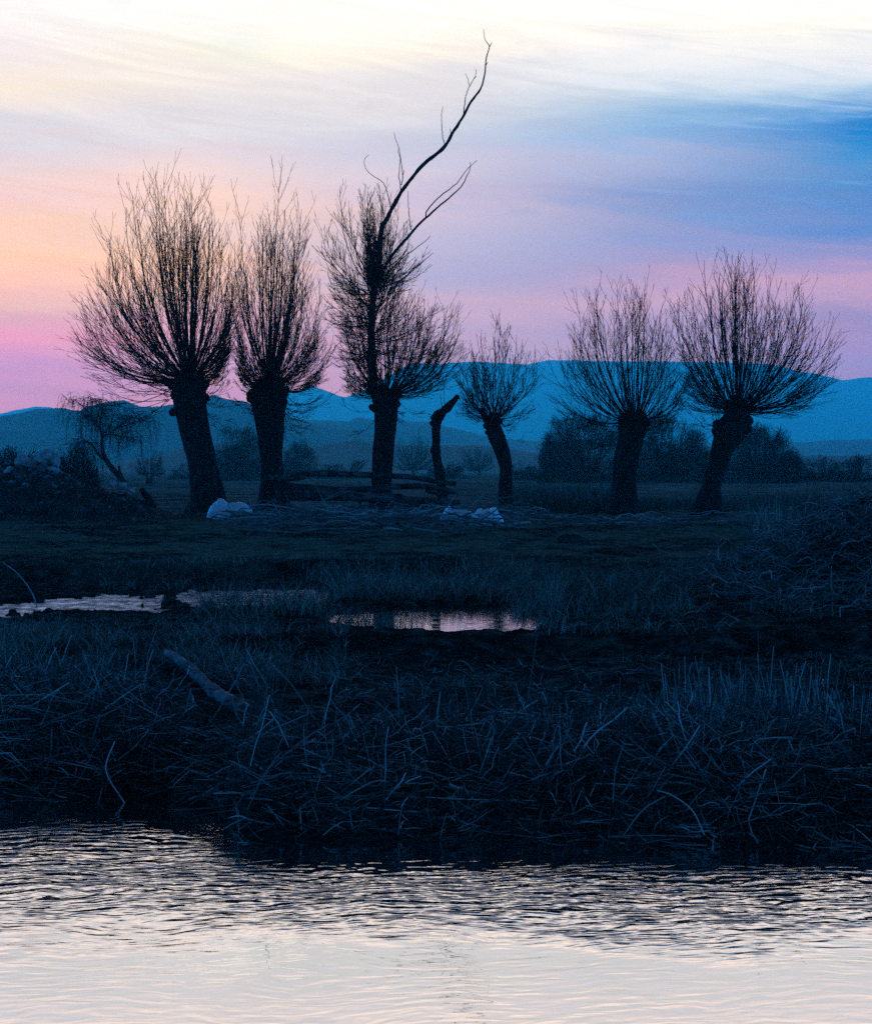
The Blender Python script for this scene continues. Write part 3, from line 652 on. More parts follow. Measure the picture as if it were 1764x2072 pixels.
# T4 dead stem --------------------------------------------------
Y4 = 43.7
e, o = root_of('dead_tree', 897, Y4, 'slim dead crownless trunk with one broken arm beside the fence end')
sd = trunk([(886, 910, 1052), (885, 907, 1010), (879, 900, 962), (875, 893, 925), (873, 890, 905), (874, 890, 875), (877, 893, 852), (884, 903, 836), (896, 914, 826), (908, 922, 815), (921, 930, 803)], Y4, 9, rough=0.16, flare=0.1, k=30)
knobs(sd, Y4, [(880, 843, 8), (886, 837, 8), (876, 856, 7), (894, 836, 7), (902, 831, 6), (880, 870, 6), (924, 803, 5), (877, 912, 7)], 120)
sd.build('trunk', M_bark, e, o)
s_ = Solid()
c3 = lambda x, y: (x*.3432+605.4, y*.3432+550.4)
for l, a_, b_ in [([(858, 800), (853, 700), (848, 600)], 1.3, .8), ([(845, 800), (838, 760), (828, 720)], 1.6, .9), ([(788, 890), (775, 862), (765, 838)], 1.8, 1), ([(795, 850), (770, 838), (745, 832)], 1, .7), ([(830, 830), (826, 800)], 2, 1.2)]: thin(s_, [c3(*q) for q in l], a_, b_, Y4, M=10)
s_.build('twig', M_dead, e, o)
# T5 ------------------------------------------------------------
Y5 = 44.0
e, o = root_of('pollard_willow', 1026, Y5, 'smallest pollard willow in the row with a crooked trunk', group=GW)
sd = trunk([(1005, 1046, 1052), (1008, 1041, 1025), (1008, 1037, 990), (1010, 1036, 950), (1000, 1033, 915), (988, 1022, 885), (983, 1013, 862), (990, 1012, 845)], Y5, 13, flare=0.15, k=40)
knobs(sd, Y5, [(996, 842, 8), (1006, 842, 8), (1010, 852, 7), (984, 862, 7), (990, 872, 8)], 140)
V, Q, T = rings(poly(limbpts([(993, 872), (986, 858), (979, 840), (973, 826)], Y5), 24), np.array([9, 8]+[6.5]*21+[5.5])/F*Y5, 20, 0.09, 4, 6); sd.add(V, Q, T)
sd.build('trunk', M_bark, e, o)
tb = Tubes()
crown_cluster(tb, (1000, 848), Y5, [(935, 890), (918, 810), (905, 760), (925, 700), (950, 650), (1005, 632), (1030, 640), (1058, 680), (1085, 700), (1102, 740), (1095, 800), (1070, 850), (1060, 880)], 85, 1, 131, head=(0.16, 0.12), per=9, sub=2, r=(0.02, 0.0035))
crown_cluster(tb, (975, 832), Y5, [(930, 870), (905, 790), (930, 700), (975, 690), (990, 760)], 16, 1, 132, cap=180, head=(0.07, 0.08), per=6, sub=2, r=(0.012, 0.003))
crown_cluster(tb, (1008, 860), Y5, [(1010, 940), (1060, 860), (1100, 880), (1070, 930), (1045, 935)], 10, 1, 133, cap=180, head=(0.1, 0.1), per=5, sub=1, r=(0.010, 0.0025))
tb.build('crown', M_twig, e, o)
# T6 ------------------------------------------------------------
Y6 = 44.6
e, o = root_of('pollard_willow', 1257, Y6, 'pollard willow with a flat-topped head leaning slightly right, second from the right', group=GW)
sd = trunk([(1222, 1292, 1048), (1230, 1288, 1020), (1238, 1285, 975), (1243, 1290, 935), (1247, 1298, 908), (1252, 1307, 872), (1256, 1311, 855), (1266, 1308, 842)], Y6, 17, flare=0.15)
knobs(sd, Y6, [(1262, 852, 12), (1278, 844, 12), (1296, 846, 13), (1306, 856, 9), (1258, 866, 9)], 160)
sd.build('trunk', M_bark, e, o)
tb = Tubes()
crown_cluster(tb, (1283, 856), Y6, [(1150, 930), (1112, 860), (1088, 790), (1086, 700), (1092, 640), (1150, 596), (1204, 536), (1250, 575), (1292, 536), (1340, 560), (1366, 600), (1388, 660), (1400, 720), (1395, 800), (1385, 860), (1350, 900)], 110, 1, 141, head=(0.34, 0.12), per=11, sub=1, r=(0.018, 0.0035), lf=0.42)
crown_cluster(tb, (1262, 870), Y6, [(1190, 920), (1150, 890), (1120, 830), (1180, 780)], 10, 1, 142, cap=180, head=(0.1, 0.1), per=6, sub=2, r=(0.014, 0.003))
tb.build('crown', M_twig, e, o)
# T7 ------------------------------------------------------------
Y7 = 44.2
e, o = root_of('pollard_willow', 1430, Y7, 'strongly right-leaning pollard willow with a burl-like head, rightmost of the row', group=GW)
sd = trunk([(1396, 1461, 1046), (1408, 1459, 1015), (1420, 1458, 985), (1430, 1469, 950), (1437, 1478, 925), (1442, 1492, 895), (1444, 1508, 873), (1458, 1514, 855), (1470, 1513, 838), (1474, 1510, 818)], Y7, 19, flare=0.18)
knobs(sd, Y7, [(1456, 860, 14), (1447, 872, 9), (1508, 866, 13), (1512, 852, 12), (1482, 828, 15), (1500, 824, 14), (1490, 812, 12), (1476, 842, 13), (1505, 842, 11)], 180)
sd.build('trunk', M_bark, e, o)
tb = Tubes()
crown_cluster(tb, (1492, 832), Y7, [(1395, 900), (1370, 830), (1372, 740), (1365, 640), (1368, 545), (1408, 505), (1453, 488), (1506, 476), (1545, 530), (1600, 550), (1640, 600), (1688, 618), (1695, 680), (1712, 730), (1690, 800), (1650, 845), (1600, 870)], 175, 1, 151, head=(0.26, 0.15), per=11, sub=1, r=(0.018, 0.004), lf=0.4)
crown_cluster(tb, (1450, 866), Y7, [(1395, 930), (1360, 880), (1345, 820), (1380, 760), (1420, 790)], 14, 1, 152, cap=180, head=(0.1, 0.1), per=6, sub=2, r=(0.014, 0.003))
tb.build('crown', M_twig, e, o)

# ---------------------------------------------------------------- far trees and bushes
def far_bush(name, px, py0, Y, outlines, n, seed, label, cat, group=None, trunkpx=None, trunkw=6, r=(0.05, 0.012), per=12, sub=4, m=None, curl=1.0, pw=0.75, short=0.6):
    e, o = root_of(name, px, Y, label, cat, group)
    sd = Solid()
    for tp in (trunkpx or [[(px, 972), (px, py0)]]):
        c = limbpts(tp, Y); c[0][2] = o[2]
        M = 24; V, Q, T = rings(poly(c, M), np.linspace(trunkw, trunkw*0.6, M)/2/F*Y, 12, 0.1, seed, 5); sd.add(V, Q, T)
    sd.build('trunk', M_bark, e, o)
    tb = Tubes()
    for (ox, oy, pts, k_) in outlines:
        crown_cluster(tb, (ox, oy), Y, pts, int(n*k_), 1, seed+int(ox) % 13, head=(0.25, 0.2), per=per, sub=sub, r=r, curl=curl, pw=pw, short=short, lf=0.42)
    tb.build('crown', m or M_twig, e, o); return e
def bush_mass(px, Yd, pts, n, seed, label, name='bare_tree', cat='tree', group='broad bare trees behind the meadow', rt=0.013, tl=(0.5, 2.0), droop=0.5):
    e, o = root_of(name, px, Yd, label, cat, group); rr = np.random.default_rng(seed)
    pts = np.array(pts, float); xs, ys = pts[:, 0], pts[:, 1]; x0, x1 = xs.min(), xs.max(); base = HY+(EYE-o[2])*F/Yd
    U = rr.uniform(x0, x1, n*3); top = np.interp(U, xs, ys)+12*fbm(U/13, U*0+seed, seed, 3)-5; cx_ = (x0+x1)/2; hw_ = (x1-x0)/2
    v_ = 1-(1-rr.random(n*3))**0.75*1.0; V_ = top+(base-top)*(1-rr.random(n*3)**0.9)*1.0
    vv = rr.uniform(-1, 1, n*3)*np.sqrt(np.clip(1-((U-cx_)/hw_)**2, 0, 1)); lim = base-(base-top)*np.sqrt(np.clip(1-vv**2*.3, 0, 1)); V_ = np.maximum(V_, lim)
    k_ = fbm(U/22+seed, V_/15, seed, 3)+rr.normal(0, .22, n*3) > -0.12
    U, V_, vv = U[k_][:n], V_[k_][:n], vv[k_][:n]; n = len(U)
    Pp = np.stack([(U-HX)/F*Yd, Yd+vv*hw_/F*Yd*.8, EYE-(V_-HY)/F*Yd], -1)
    cen = np.array([(cx_-HX)/F*Yd, Yd, o[2]+0.25*(base-ys.min())/F*Yd]); d0 = unit(unit(Pp-cen)+rr.normal(size=(n, 3))*.45+np.array([0, 0, .35]))
    L = rr.uniform(tl[0], tl[1], (n, 1))*(1+0.9*(rr.random((n, 1)) > .85)); dn = np.array([0, 0, -1.0])
    tb = Tubes(); tb.add(curve(Pp-d0*L*.8, Pp-d0*L*.4, Pp-d0*L*.1, Pp+dn*L*droop*rr.random((n, 1)), 5), np.linspace(1, .5, 5)[None]*rr.uniform(.7, 1.4, (n, 1))*rt, 3)
    m_ = 46; ii = rr.integers(0, n, m_); st_ = np.array([o[0], o[1], o[2]])+rr.normal(size=(m_, 3))*np.array([.5, .5, 0]); en = Pp[ii]
    mid = st_*.55+en*.45+rr.normal(size=(m_, 3))*.3; mid[:, 2] -= .2; l_ = curve(st_, st_*.7+mid*.3+np.array([0, 0, .4]), mid, en, 12); Rl = np.linspace(.10, .02, 12)[None]*rr.uniform(.5, 1.1, (m_, 1))
    tr = Tubes(); tr.add(l_, Rl, 6); tr.build('trunk', M_bark, e, o)
    rng_ = globals()['rng']; globals()['rng'] = np.random.default_rng(seed+1); twigs(tb, l_, Rl, 16, .35, 5, .35, (20, 50), .2, .5, .012); globals()['rng'] = rng_
    tb.build('crown', M_twig, e, o); return e
def dome(cx, x0, x1, top, base, drop=0):
    """rounded crown outline about a centre"""
    pts = []
    for a_ in np.linspace(-112, 112, 17):
        r_ = math.radians(a_); w_ = (cx-x0) if a_ < 0 else (x1-cx)
        pts.append((cx+math.sin(r_)*w_*1.0, base-(math.cos(r_))*(base-top)))
    return pts
YB = 150
G2 = 'broad bare trees behind the meadow'
bush_mass(1180, 150, [(1084, 966), (1088, 925), (1098, 878), (1112, 848), (1135, 836), (1180, 832), (1225, 838), (1260, 860), (1282, 900), (1290, 966)], 6400, 201, 'broad dark bare tree mass left of and behind the flat-topped willow')
bush_mass(1350, 156, [(1255, 966), (1264, 900), (1288, 850), (1320, 836), (1350, 832), (1390, 846), (1420, 868), (1440, 905), (1452, 966)], 6000, 202, 'rounded dark bare tree showing between the two right willow trunks')
bush_mass(1542, 148, [(1452, 966), (1464, 905), (1482, 872), (1515, 852), (1550, 853), (1590, 867), (1610, 890), (1622, 925), (1626, 966)], 5400, 203, 'rounded dark bare tree right of the strongly leaning willow')
bush_mass(478, 190, [(420, 972), (428, 910), (445, 868), (480, 852), (515, 866), (535, 910), (542, 972)], 3200, 204, 'hazy bare tree seen between the two left willow trunks', rt=.016)
bush_mass(600, 230, [(565, 972), (575, 910), (595, 888), (618, 890), (640, 925), (650, 972)], 1900, 205, 'hazy small bare tree right behind the brush-crowned willow', rt=.018)
far_bush('distant_pollard', 836, 935, 290, [(836, 950, [(800, 965), (780, 930), (792, 890), (815, 872), (838, 856), (858, 880), (886, 888), (890, 930), (868, 962)], 1.0)], 90, 206, 'small distant pollard just right of the tall willow trunk', 'tree', 'small distant pollards', trunkw=8, r=(0.045, 0.018), per=9, sub=2)
far_bush('distant_pollard', 970, 945, 300, [(970, 952, [(930, 968), (918, 930), (942, 900), (970, 892), (984, 905), (1006, 912), (1004, 960)], 1.0)], 70, 207, 'small distant pollard between the dead trunk and the crooked willow', 'tree', 'small distant pollards', trunkw=6, r=(0.045, 0.018), per=9, sub=2)
far_bush('distant_pollard', 301, 952, 140, [(301, 962, [(275, 968), (262, 935), (274, 905), (292, 912), (303, 893), (325, 908), (342, 922), (334, 964)], 1.0)], 95, 208, 'small round pollard between the weeping willow and the thick leftmost willow', 'tree', 'small distant pollards', trunkpx=[[(299, 980), (297, 955)], [(305, 980), (307, 955)]], trunkw=8, r=(0.018, 0.008), per=9, sub=2)
bush_mass(158, 80, [(112, 975), (120, 925), (140, 903), (165, 895), (190, 912), (204, 975)], 1500, 209, 'dark twiggy bush behind the right shoulder of the rubble heap', 'bare_bush', 'bush', 'bare bushes', rt=.007, tl=(.3, .8), droop=0)
bush_mass(25, 85, [(-60, 975), (-40, 925), (0, 910), (30, 905), (70, 915), (100, 975)], 1900, 210, 'dark twiggy bush at the left edge behind the rubble heap', 'bare_bush', 'bush', 'bare bushes', rt=.007, tl=(.3, .8), droop=0)
for i, (px, w_, h_, Yd, lab) in enumerate([(1660, 60, 36, 170, 'low dark hedge bush just right of the rounded dark tree'), (1735, 60, 40, 160, 'low dark hedge bush at the right edge on the horizon'), (1060, 46, 26, 190, 'low hazy bush right of the crooked willow trunk'), (700, 60, 34, 230, 'faint hazy bush between brush-crowned willow and tall willow'), (390, 50, 30, 210, 'faint hazy bush behind the thick leftmost trunk'), (905, 50, 26, 220, 'faint hazy bush behind the dead trunk')]):
    bush_mass(px, Yd, [(px-w_, 972), (px-w_*.8, 965-h_*.6), (px-w_*.4, 965-h_*.95), (px+w_*.1, 965-h_), (px+w_*.6, 965-h_*.8), (px+w_, 972)], 900, 220+i, lab, 'hedge_bush', 'bush', 'low bushes on the horizon', rt=.018, tl=(.4, 1.0))
# weeping willow on the left
YW = 82
e, o = root_of('weeping_willow', 243, YW, 'small hazy weeping willow with a bent trunk right of the rubble heap')
sd = Solid(); c5 = lambda x, y: (x*.3432, y*.3432+770.6)
LB = [([(735, 610), (700, 560), (650, 500), (615, 440), (600, 380), (603, 330)], 15, 6), ([(640, 490), (580, 430), (540, 375), (500, 355), (460, 370), (430, 400)], 7, 2), ([(603, 335), (640, 310), (700, 270), (760, 220), (800, 215)], 5, 1.5), ([(603, 335), (590, 260), (600, 180), (610, 130)], 5, 1.5),
      ([(598, 300), (560, 250), (520, 220), (480, 200)], 4, 1.5), ([(605, 320), (650, 260), (670, 200), (700, 160)], 3.5, 1.2), ([(640, 310), (720, 330), (780, 340), (810, 360)], 3, 1.2), ([(560, 250), (500, 160), (430, 110), (400, 120)], 2.5, 1), ([(600, 180), (560, 120), (530, 130)], 2, 1), ([(700, 270), (760, 260), (840, 230), (870, 250)], 2.5, 1), ([(500, 355), (490, 400), (495, 450)], 2.5, 1), ([(720, 560), (705, 530), (702, 500)], 6, 5)]
cv = []
for l, a_, b_ in LB:
    thin(sd, [c5(*q) for q in l], a_, b_, YW, M=22, k=8); cv.append(poly(limbpts([c5(*q) for q in l], YW), 22))
sd.build('trunk', M_bark, e, o)
r2 = np.random.default_rng(31); tb = Tubes(); st_ = []
for i, c in enumerate(cv[1:-1]):
    k_ = 46 if len(c) else 0; ii = r2.integers(5, 22, k_); st_.append(c[ii]+r2.normal(size=(k_, 3))*np.array([.12, .5, .12]))
st_ = np.concatenate(st_); n = len(st_); dd = r2.normal(size=(n, 3))*np.array([1, 1, .3])+np.array([0, 0, .5]); L_ = r2.uniform(.5, 1.7, (n, 1)); dd = unit(dd)
hang = np.stack([dd[:, 0]*L_[:, 0]*.7, dd[:, 1]*L_[:, 0]*.6, -L_[:, 0]*r2.uniform(.5, 1.1, n)], -1)
main = curve(st_, st_+dd*L_*.45, st_+dd*L_*.7, st_+hang, 8); Rm = np.broadcast_to(np.linspace(.010, .004, 8)[None], (n, 8))
tb.add(main, Rm, 3); rng = np.random.default_rng(33); twigs(tb, main, Rm, 4, .5, 5, .2, (15, 40), -1.2, .6, .0035)
tb.build('crown', M_twig, e, o)

# ---------------------------------------------------------------- rail fence
YF = 43.0
e, o = root_of('rail_fence', 563, YF, 'rough fence of crooked horizontal rails between the willow trunks', 'fence')
def rail(l, w0, w1, Yd, name='rail', m=M_rail, k=14, M=50, sdn=1, par=None, org=None):
    s_ = Solid(); c = poly(limbpts(l, Yd), M)
    V, Q, T = rings(c, np.linspace(w0, w1, M)*1.4/2/F*Yd, k, 0.10, sdn, 5); s_.add(V, Q, T); return s_.build(name, m, par or e, o if org is None else org)
rail([(538, 971), (590, 962), (636, 958), (700, 959), (751, 961), (836, 966), (885, 975), (923, 979)], 10, 7, YF, sdn=2)
rail([(541, 967), (575, 970), (618, 966)], 10, 6, YF-0.15, sdn=3)
rail([(566, 981), (620, 987), (686, 991), (750, 989), (796, 985), (850, 984), (885, 988), (927, 998)], 11, 7, YF, sdn=4)
rail([(574, 994), (640, 997), (720, 1001), (818, 1002)], 7, 4, YF-0.05, sdn=5)
rail([(581, 1005), (660, 1006), (736, 1008), (820, 1011), (880, 1015), (930, 1018)], 12, 10, YF-0.02, sdn=6)
rail([(790, 1015), (830, 1021), (868, 1026)], 8, 6, YF-0.25, sdn=7)
rail([(860, 992), (890, 1000), (915, 997)], 6, 4, YF-0.3, sdn=11)
rail([(563, 1050), (562, 1010), (566, 978)], 11, 8, YF+0.1, 'post', sdn=8)
rail([(726, 1052), (728, 1010), (727, 975)], 7, 6, YF+0.22, 'post', sdn=9, m=M_log)
rail([(898, 1050), (899, 1010), (897, 972)], 8, 7, YF+0.14, 'post', sdn=10)

# ---------------------------------------------------------------- white sheets and sacks
def drape(name, cx, pyg, Yd, wpx, hpx, seed, label, lean=0.0, dep=0.7, fold=0.5):
    c = P(cx, pyg, Yd); w_ = wpx/F*Yd/2; h_ = hpx/F*Yd
    nu, nv = 110, 46; u = np.linspace(-1, 1, nu); v = np.linspace(0, 1, nv); U, Vv = np.meshgrid(u, v)
    ang = Vv*pi
    prof = np.clip(1-np.abs(U)**3.0, 0, 1)**0.6*(0.66+0.16*fbm(U*2.1+seed, U*0, seed, 3)+lean*U)
    fd = fbm(U*4+Vv*1.5, Vv*3.3+seed, seed+3, 4)*fold
    cr = np.abs(fbm(U*7+3, Vv*6, seed+7, 3))*fold
    X = U*w_*(1+0.06*fd); Yy = -np.cos(ang)*dep*prof*(0.8+0.25*fd); Z = np.sin(ang)**0.8*h_*prof*(1+0.22*fd-0.15*cr) - 0.03
    V = np.stack([X+c[0], Yy+c[1], Z+c[2]], -1).reshape(-1, 3)-c
    i = np.arange(nv-1)[:, None]*nu; j = np.arange(nu-1)[None]; Q = np.stack([i+j, i+j+1, i+nu+j+1, i+nu+j], -1).reshape(-1, 4)
    ob = obj(name, mesh_np(name, V, Q), M_plastic, None, tuple(c)); tag(ob, label, 'plastic sheet', 'white plastic sheets on the ground'); return ob
drape('plastic_sack', 466, 1050, gz(466, 1050), 96, 62, 3, 'crumpled white sack at the foot of the thick leftmost willow', lean=-0.02, dep=0.55)
drape('plastic_sheet', 925, 1060, gz(925, 1060), 74, 58, 5, 'crumpled white sheet left part, under sticks near the dead trunk', dep=0.5)
drape('plastic_sheet', 984, 1064, gz(984, 1064), 72, 56, 9, 'dirty pale sheet beside the foot of the crooked willow', dep=0.5)

# stub log beside the sack, leaning stump, molehill, driftwood
def logthing(name, l, w0, w1, Yd, label, cat, m=M_rail, sdn=1, Ye=None, k=26, M=50, rough=0.1):
    c = np.array(limbpts(l, Yd))
    if Ye is not None: c = np.array([P(x, y, yy) for (x, y), yy in zip(l, np.linspace(Yd, Ye, len(l)))])
    cc = poly(c, M); V, Q, T = rings(cc, np.linspace(w0, w1, M)/2/F*Yd, k, rough, sdn, 7)
    s_ = Solid(); s_.add(V, Q, T); ob = s_.build(name, m, None, c[0], tuple(c[0])); tag(ob, label, cat); return ob
logthing('log', [(478, 1040), (500, 1034), (540, 1030)], 22, 20, 42.4, 'dark log end lying against the white sack', 'log', M_bark, 3, 43.6)
logthing('stump', [(312, 1050), (306, 1020), (290, 995), (284, 990)], 22, 10, 41.8, 'broken dark leaning stump at the right foot of the rubble heap', 'stump', M_bark, 5)
logthing('log', [(230, 1002), (262, 1010), (300, 1022)], 11, 13, 41.6, 'dark log leaning down the right slope of the rubble heap', 'log', M_bark, 6)
logthing('driftwood_log', [(337, 1322), (362, 1335), (395, 1362), (425, 1393), (460, 1418), (500, 1440)], 15, 27, 14.55, 'long pale driftwood log slanting down the bank, left of centre', 'log', M_log, 7, 11.75, rough=0.24)
def molehill(cx, py, Yd, wpx, hpx, seed, label, name='earth_mound'):
    c = P(cx, py, Yd); c[2] = hz(c[0], Yd); V, Q = blob((0, 0, 0), 1.0, seed, 48, 30, 0.35, 3.0, (wpx/F*Yd/2, wpx/F*Yd/2*.8, hpx/F*Yd))
    ob = obj(name, mesh_np(name, V, Q), M_heap, None, tuple(c)); tag(ob, label, 'earth mound', 'small earth mounds'); return ob
molehill(1157, 1082, 30, 58, 18, 3, 'dark molehill on the meadow below the two right willows')
molehill(1430, 1082, 30, 34, 7, 5, 'low dark clod right of the molehill')

# ---------------------------------------------------------------- rubble heap
YR = 41.5
def heap():
    e, o = root_of('rubble_heap', 110, YR, 'heap of earth and pale rubble at the left edge of the meadow', 'rubble heap')
    xs = [-260, -120, -20, 20, 50, 75, 95, 110, 125, 150, 190, 230, 270, 300, 335, 360]
    ys = [1000, 975, 948, 948, 935, 925, 922, 930, 950, 955, 975, 985, 1000, 1012, 1030, 1052]
    nu, nv = 260, 90; px = np.linspace(-260, 360, nu); t = np.linspace(-1, 1, nv); PX, Tt = np.meshgrid(px, t)
    X = (PX-HX)/F*YR; Yy = YR+Tt*2.6*(1+0.0*PX)
    top = EYE-(np.interp(PX, xs, ys)-HY)/F*YR; g = height(X, Yy)
    sh = np.clip(1-np.abs(Tt)**1.25, 0, 1)
    n = fbm(X*1.2, Yy*1.2, 71, 5)*0.26 + np.maximum(0, fbm(X*4, Yy*4, 72, 3))*0.22 + fbm(X*11, Yy*11, 73, 3)*0.06
    Z = g - 0.12 + np.maximum(top-g, 0)*sh + n*(sh**0.5)*np.clip((top-g)/0.6, 0, 1)
    V = np.stack([X, Yy, Z], -1).reshape(-1, 3)-o
    i = np.arange(nv-1)[:, None]*nu; j = np.arange(nu-1)[None]; Q = np.stack([i+j, i+j+1, i+nu+j+1, i+nu+j], -1).reshape(-1, 4)
    obj('earth', mesh_np('earth', V, Q), M_heap, e)
    rr = np.random.default_rng(4); sm = Solid()
    n_ = 300
    for q in range(n_):
        x = rr.normal(120, 110) if q % 3 == 0 else rr.normal(75, 32); x = min(max(x, -150), 335)
        tt = -abs(rr.normal(0, .42 if q % 3 == 0 else .17)); tt = max(tt, -0.95)
        iu = int((x+260)/620*(nu-1)); iv = int((tt+1)/2*(nv-1)); p = V.reshape(nv, nu, 3)[iv, iu]
        s = rr.uniform(0.015, 0.05 if q % 3 == 0 else 0.075)*(1.5 if rr.random() < 0.1 else 1)
        Vb, Qb = blob(p+np.array([0, 0, s*.3]), s, int(q), 9, 7, 0.4, 1.6, (rr.uniform(.8, 1.5), 1, rr.uniform(.6, 1)), facet=1); sm.add(Vb, Qb)
    ob = sm.build('stones', M_stone, e); ob['kind'] = 'stuff'
    return V.reshape(nv, nu, 3)+o
HV = heap()
def heap_at(px, tt):
    iu = int((px+260)/620*259); iv = int((tt+1)/2*89); return HV[iv, iu]
CH = [(47, 934, 16, 13, 'pale angular block on the left shoulder of the rubble heap top'), (97, 922, 15, 12, 'highest pale block on the rubble heap'), (84, 935, 17, 12, 'broad pale block in the middle of the rubble heap top'), (112, 932, 10, 16, 'narrow upright pale block at the right of the heap top'),
      (66, 945, 12, 10, 'dull pale block just below the heap top'), (105, 950, 14, 10, 'pale block below the upright one on the heap'), (247, 983, 11, 7, 'smooth pale boulder low on the right slope of the heap'), (228, 980, 8, 7, 'small pale rock touching the low smooth boulder'), (265, 994, 10, 6, 'last pale rock at the right foot of the heap'), (18, 952, 11, 8, 'grey rock near the left picture edge on the heap')]
for i, (x, y, wx, hh, lab) in enumerate(CH):
    tt = -0.08-0.02*(i % 3); Yd = YR-0.25-0.1*(i % 2)
    c = P(x, y, Yd); rng = np.random.default_rng(300+i)
    V, Q = blob((0, 0, 0), 1.0, 300+i, 40, 28, 0.30, 1.7, (wx/F*Yd*1.05, wx/F*Yd, hh/F*Yd*1.05), facet=1)
    ob = obj('rubble_block', mesh_np('rubble_block', V, Q, smooth=False), M_block, None, tuple(c)); tag(ob, lab, 'rubble block', 'pale blocks on the rubble heap')

# ---------------------------------------------------------------- sticks on the ground
def stick_set(n, X, Y, L, r, seed, lift=0.02, tilt=0.10, kink=0.12, az_sd=0.5, M=6, up=0.0):
    """bent sticks lying on the ground; X, Y arrays"""
    rr = np.random.default_rng(seed)
    z = height(X, Y); th = rr.normal(0, az_sd, n)+(rr.random(n) > .5)*pi
    d = np.stack([np.cos(th), np.sin(th), rr.normal(up, tilt, n)], -1); t = np.linspace(-.5, .5, M)
    Pn = np.stack([X, Y, z+lift*rr.random(n)+r], -1)[:, None, :] + d[:, None, :]*(L[:, None, None]*t[None, :, None])
    Pn += rr.normal(size=(n, M, 3)).cumsum(1)*L[:, None, None]*kink*0.35
    g = height(Pn[..., 0], Pn[..., 1])+0.004
    Pn[..., 2] = np.maximum(Pn[..., 2], g)
    return Pn
rr = np.random.default_rng(77)
tb = Tubes(); n = 520
px = rr.uniform(490, 1060, n); Yd = rr.uniform(33.5, 43, n); X = (px-HX)/F*Yd
dens = (rr.random(n) < np.clip(1.15-np.abs(Yd-39.5)/7, 0.2, 1)); px, Yd, X = px[dens], Yd[dens], X[dens]; n = len(X)
L = rr.uniform(.3, 2.2, n); Pn = stick_set(n, X, Yd, L, 0.01, 78, 0.22, 0.08, 0.10, 0.5, 8)
Rs = rr.uniform(.006, .028, n)[:, None]*np.linspace(1, .45, 8)[None]; tb.add(Pn, Rs, 5)
rng = np.random.default_rng(79); twigs(tb, Pn, Rs, 3, .4, 5, .2, (20, 60), .1, .6, .003)
px = rr.uniform(1080, 1560, 90); Yd = rr.uniform(36, 43.5, 90); Pn = stick_set(90, (px-HX)/F*Yd, Yd, rr.uniform(.4, 2.0, 90), .01, 81, .08, .05, .1, .4, 8); tb.add(Pn, rr.uniform(.006, .022, 90)[:, None]*np.linspace(1, .4, 8)[None], 5)
ob = tb.build('fallen_branches', M_stick); tag(ob, 'tangle of fallen branches strewn below the fence and willows', 'branches', kind='stuff')
# single big branches
SB = [([(868, 1052), (930, 1043), (985, 1045), (1050, 1050)], 5, 3, 41.6, 'long straight branch lying across the white sheets'), ([(948, 1066), (985, 1045), (1005, 1030), (1018, 1022)], 4, 2, 41.4, 'forked pale branch rising right over the white sheets'),
      ([(890, 1012), (920, 1028), (950, 1050)], 4, 2, 41.8, 'branch sloping down right from the fence end'), ([(705, 1068), (760, 1055), (830, 1050), (880, 1046)], 6, 4, 41.0, 'thick dark branch on the ground below the tall willow'),
      ([(1278, 1056), (1340, 1054), (1400, 1050), (1440, 1046)], 9, 5, 41.5, 'long grey bough lying between the two right willows'), ([(1300, 1045), (1318, 1052), (1336, 1056)], 5, 4, 42.0, 'short pale bough right of the flat-topped willow foot'),
      ([(1130, 1046), (1170, 1047), (1205, 1051)], 4, 2, 41.5, 'thin dark pole lying left of the flat-topped willow'), ([(1535, 1018), (1560, 1028), (1590, 1036)], 6, 3, 40.0, 'dark branch stub pointing left on the right meadow edge'),
      ([(590, 1078), (660, 1070), (740, 1074)], 4, 3, 38.0, 'pale branch lowest in the tangle below the fence'), ([(500, 1082), (520, 1072), (560, 1076), (610, 1080)], 4, 3, 37.0, 'pale curved branch at the left end of the tangle')]
for i, (l, a_, b_, Yd, lab) in enumerate(SB):
    ym = max(q[1] for q in l); xm = [q[0] for q in l if q[1] == ym][0]; Yd = gz(xm, ym+2)
    ob = logthing('fallen_bough', l, a_, b_, Yd, lab, 'branch', M_log if 'pale' in lab or 'grey' in lab else M_rail, 20+i, None, 10, 26); ob['group'] = 'large fallen boughs'

# ---------------------------------------------------------------- grasses and reeds
def blades(n, X, Y, L, r, seed, lean=0.35, bend=0.5, M=4, wind=0.0):
    rr = np.random.default_rng(seed); z = height(X, Y)-0.01
    th = rr.random(n)*2*pi; ln = np.abs(rr.normal(0, lean, n)); d = np.stack([np.cos(th)*ln+wind, np.sin(th)*ln, np.ones(n)], -1); d = unit(d)
    th2 = th+rr.normal(0, .6, n); b = np.stack([np.cos(th2), np.sin(th2), -0.6*np.ones(n)], -1)*bend*rr.random((n, 1))
    t = np.linspace(0, 1, M)
    base = np.stack([X, Y, z], -1)
    Pn = base[:, None]+L[:, None, None]*(d[:, None]*t[None, :, None]+b[:, None]*(t**2)[None, :, None])
    R = r[:, None]*np.linspace(1, .3, M)[None]
    return Pn, R
def ok_dry(X, Y): return pools(X, Y) < 0.15
def clear(X, Y):
    ly = np.interp(X, [-2.65, -1.2], [14.9, 12.0]); return ~((X > -2.6) & (X < -1.15) & (Y < ly+.2) & (Y > ly-1.6))
rr = np.random.default_rng(91)
tb = Tubes()
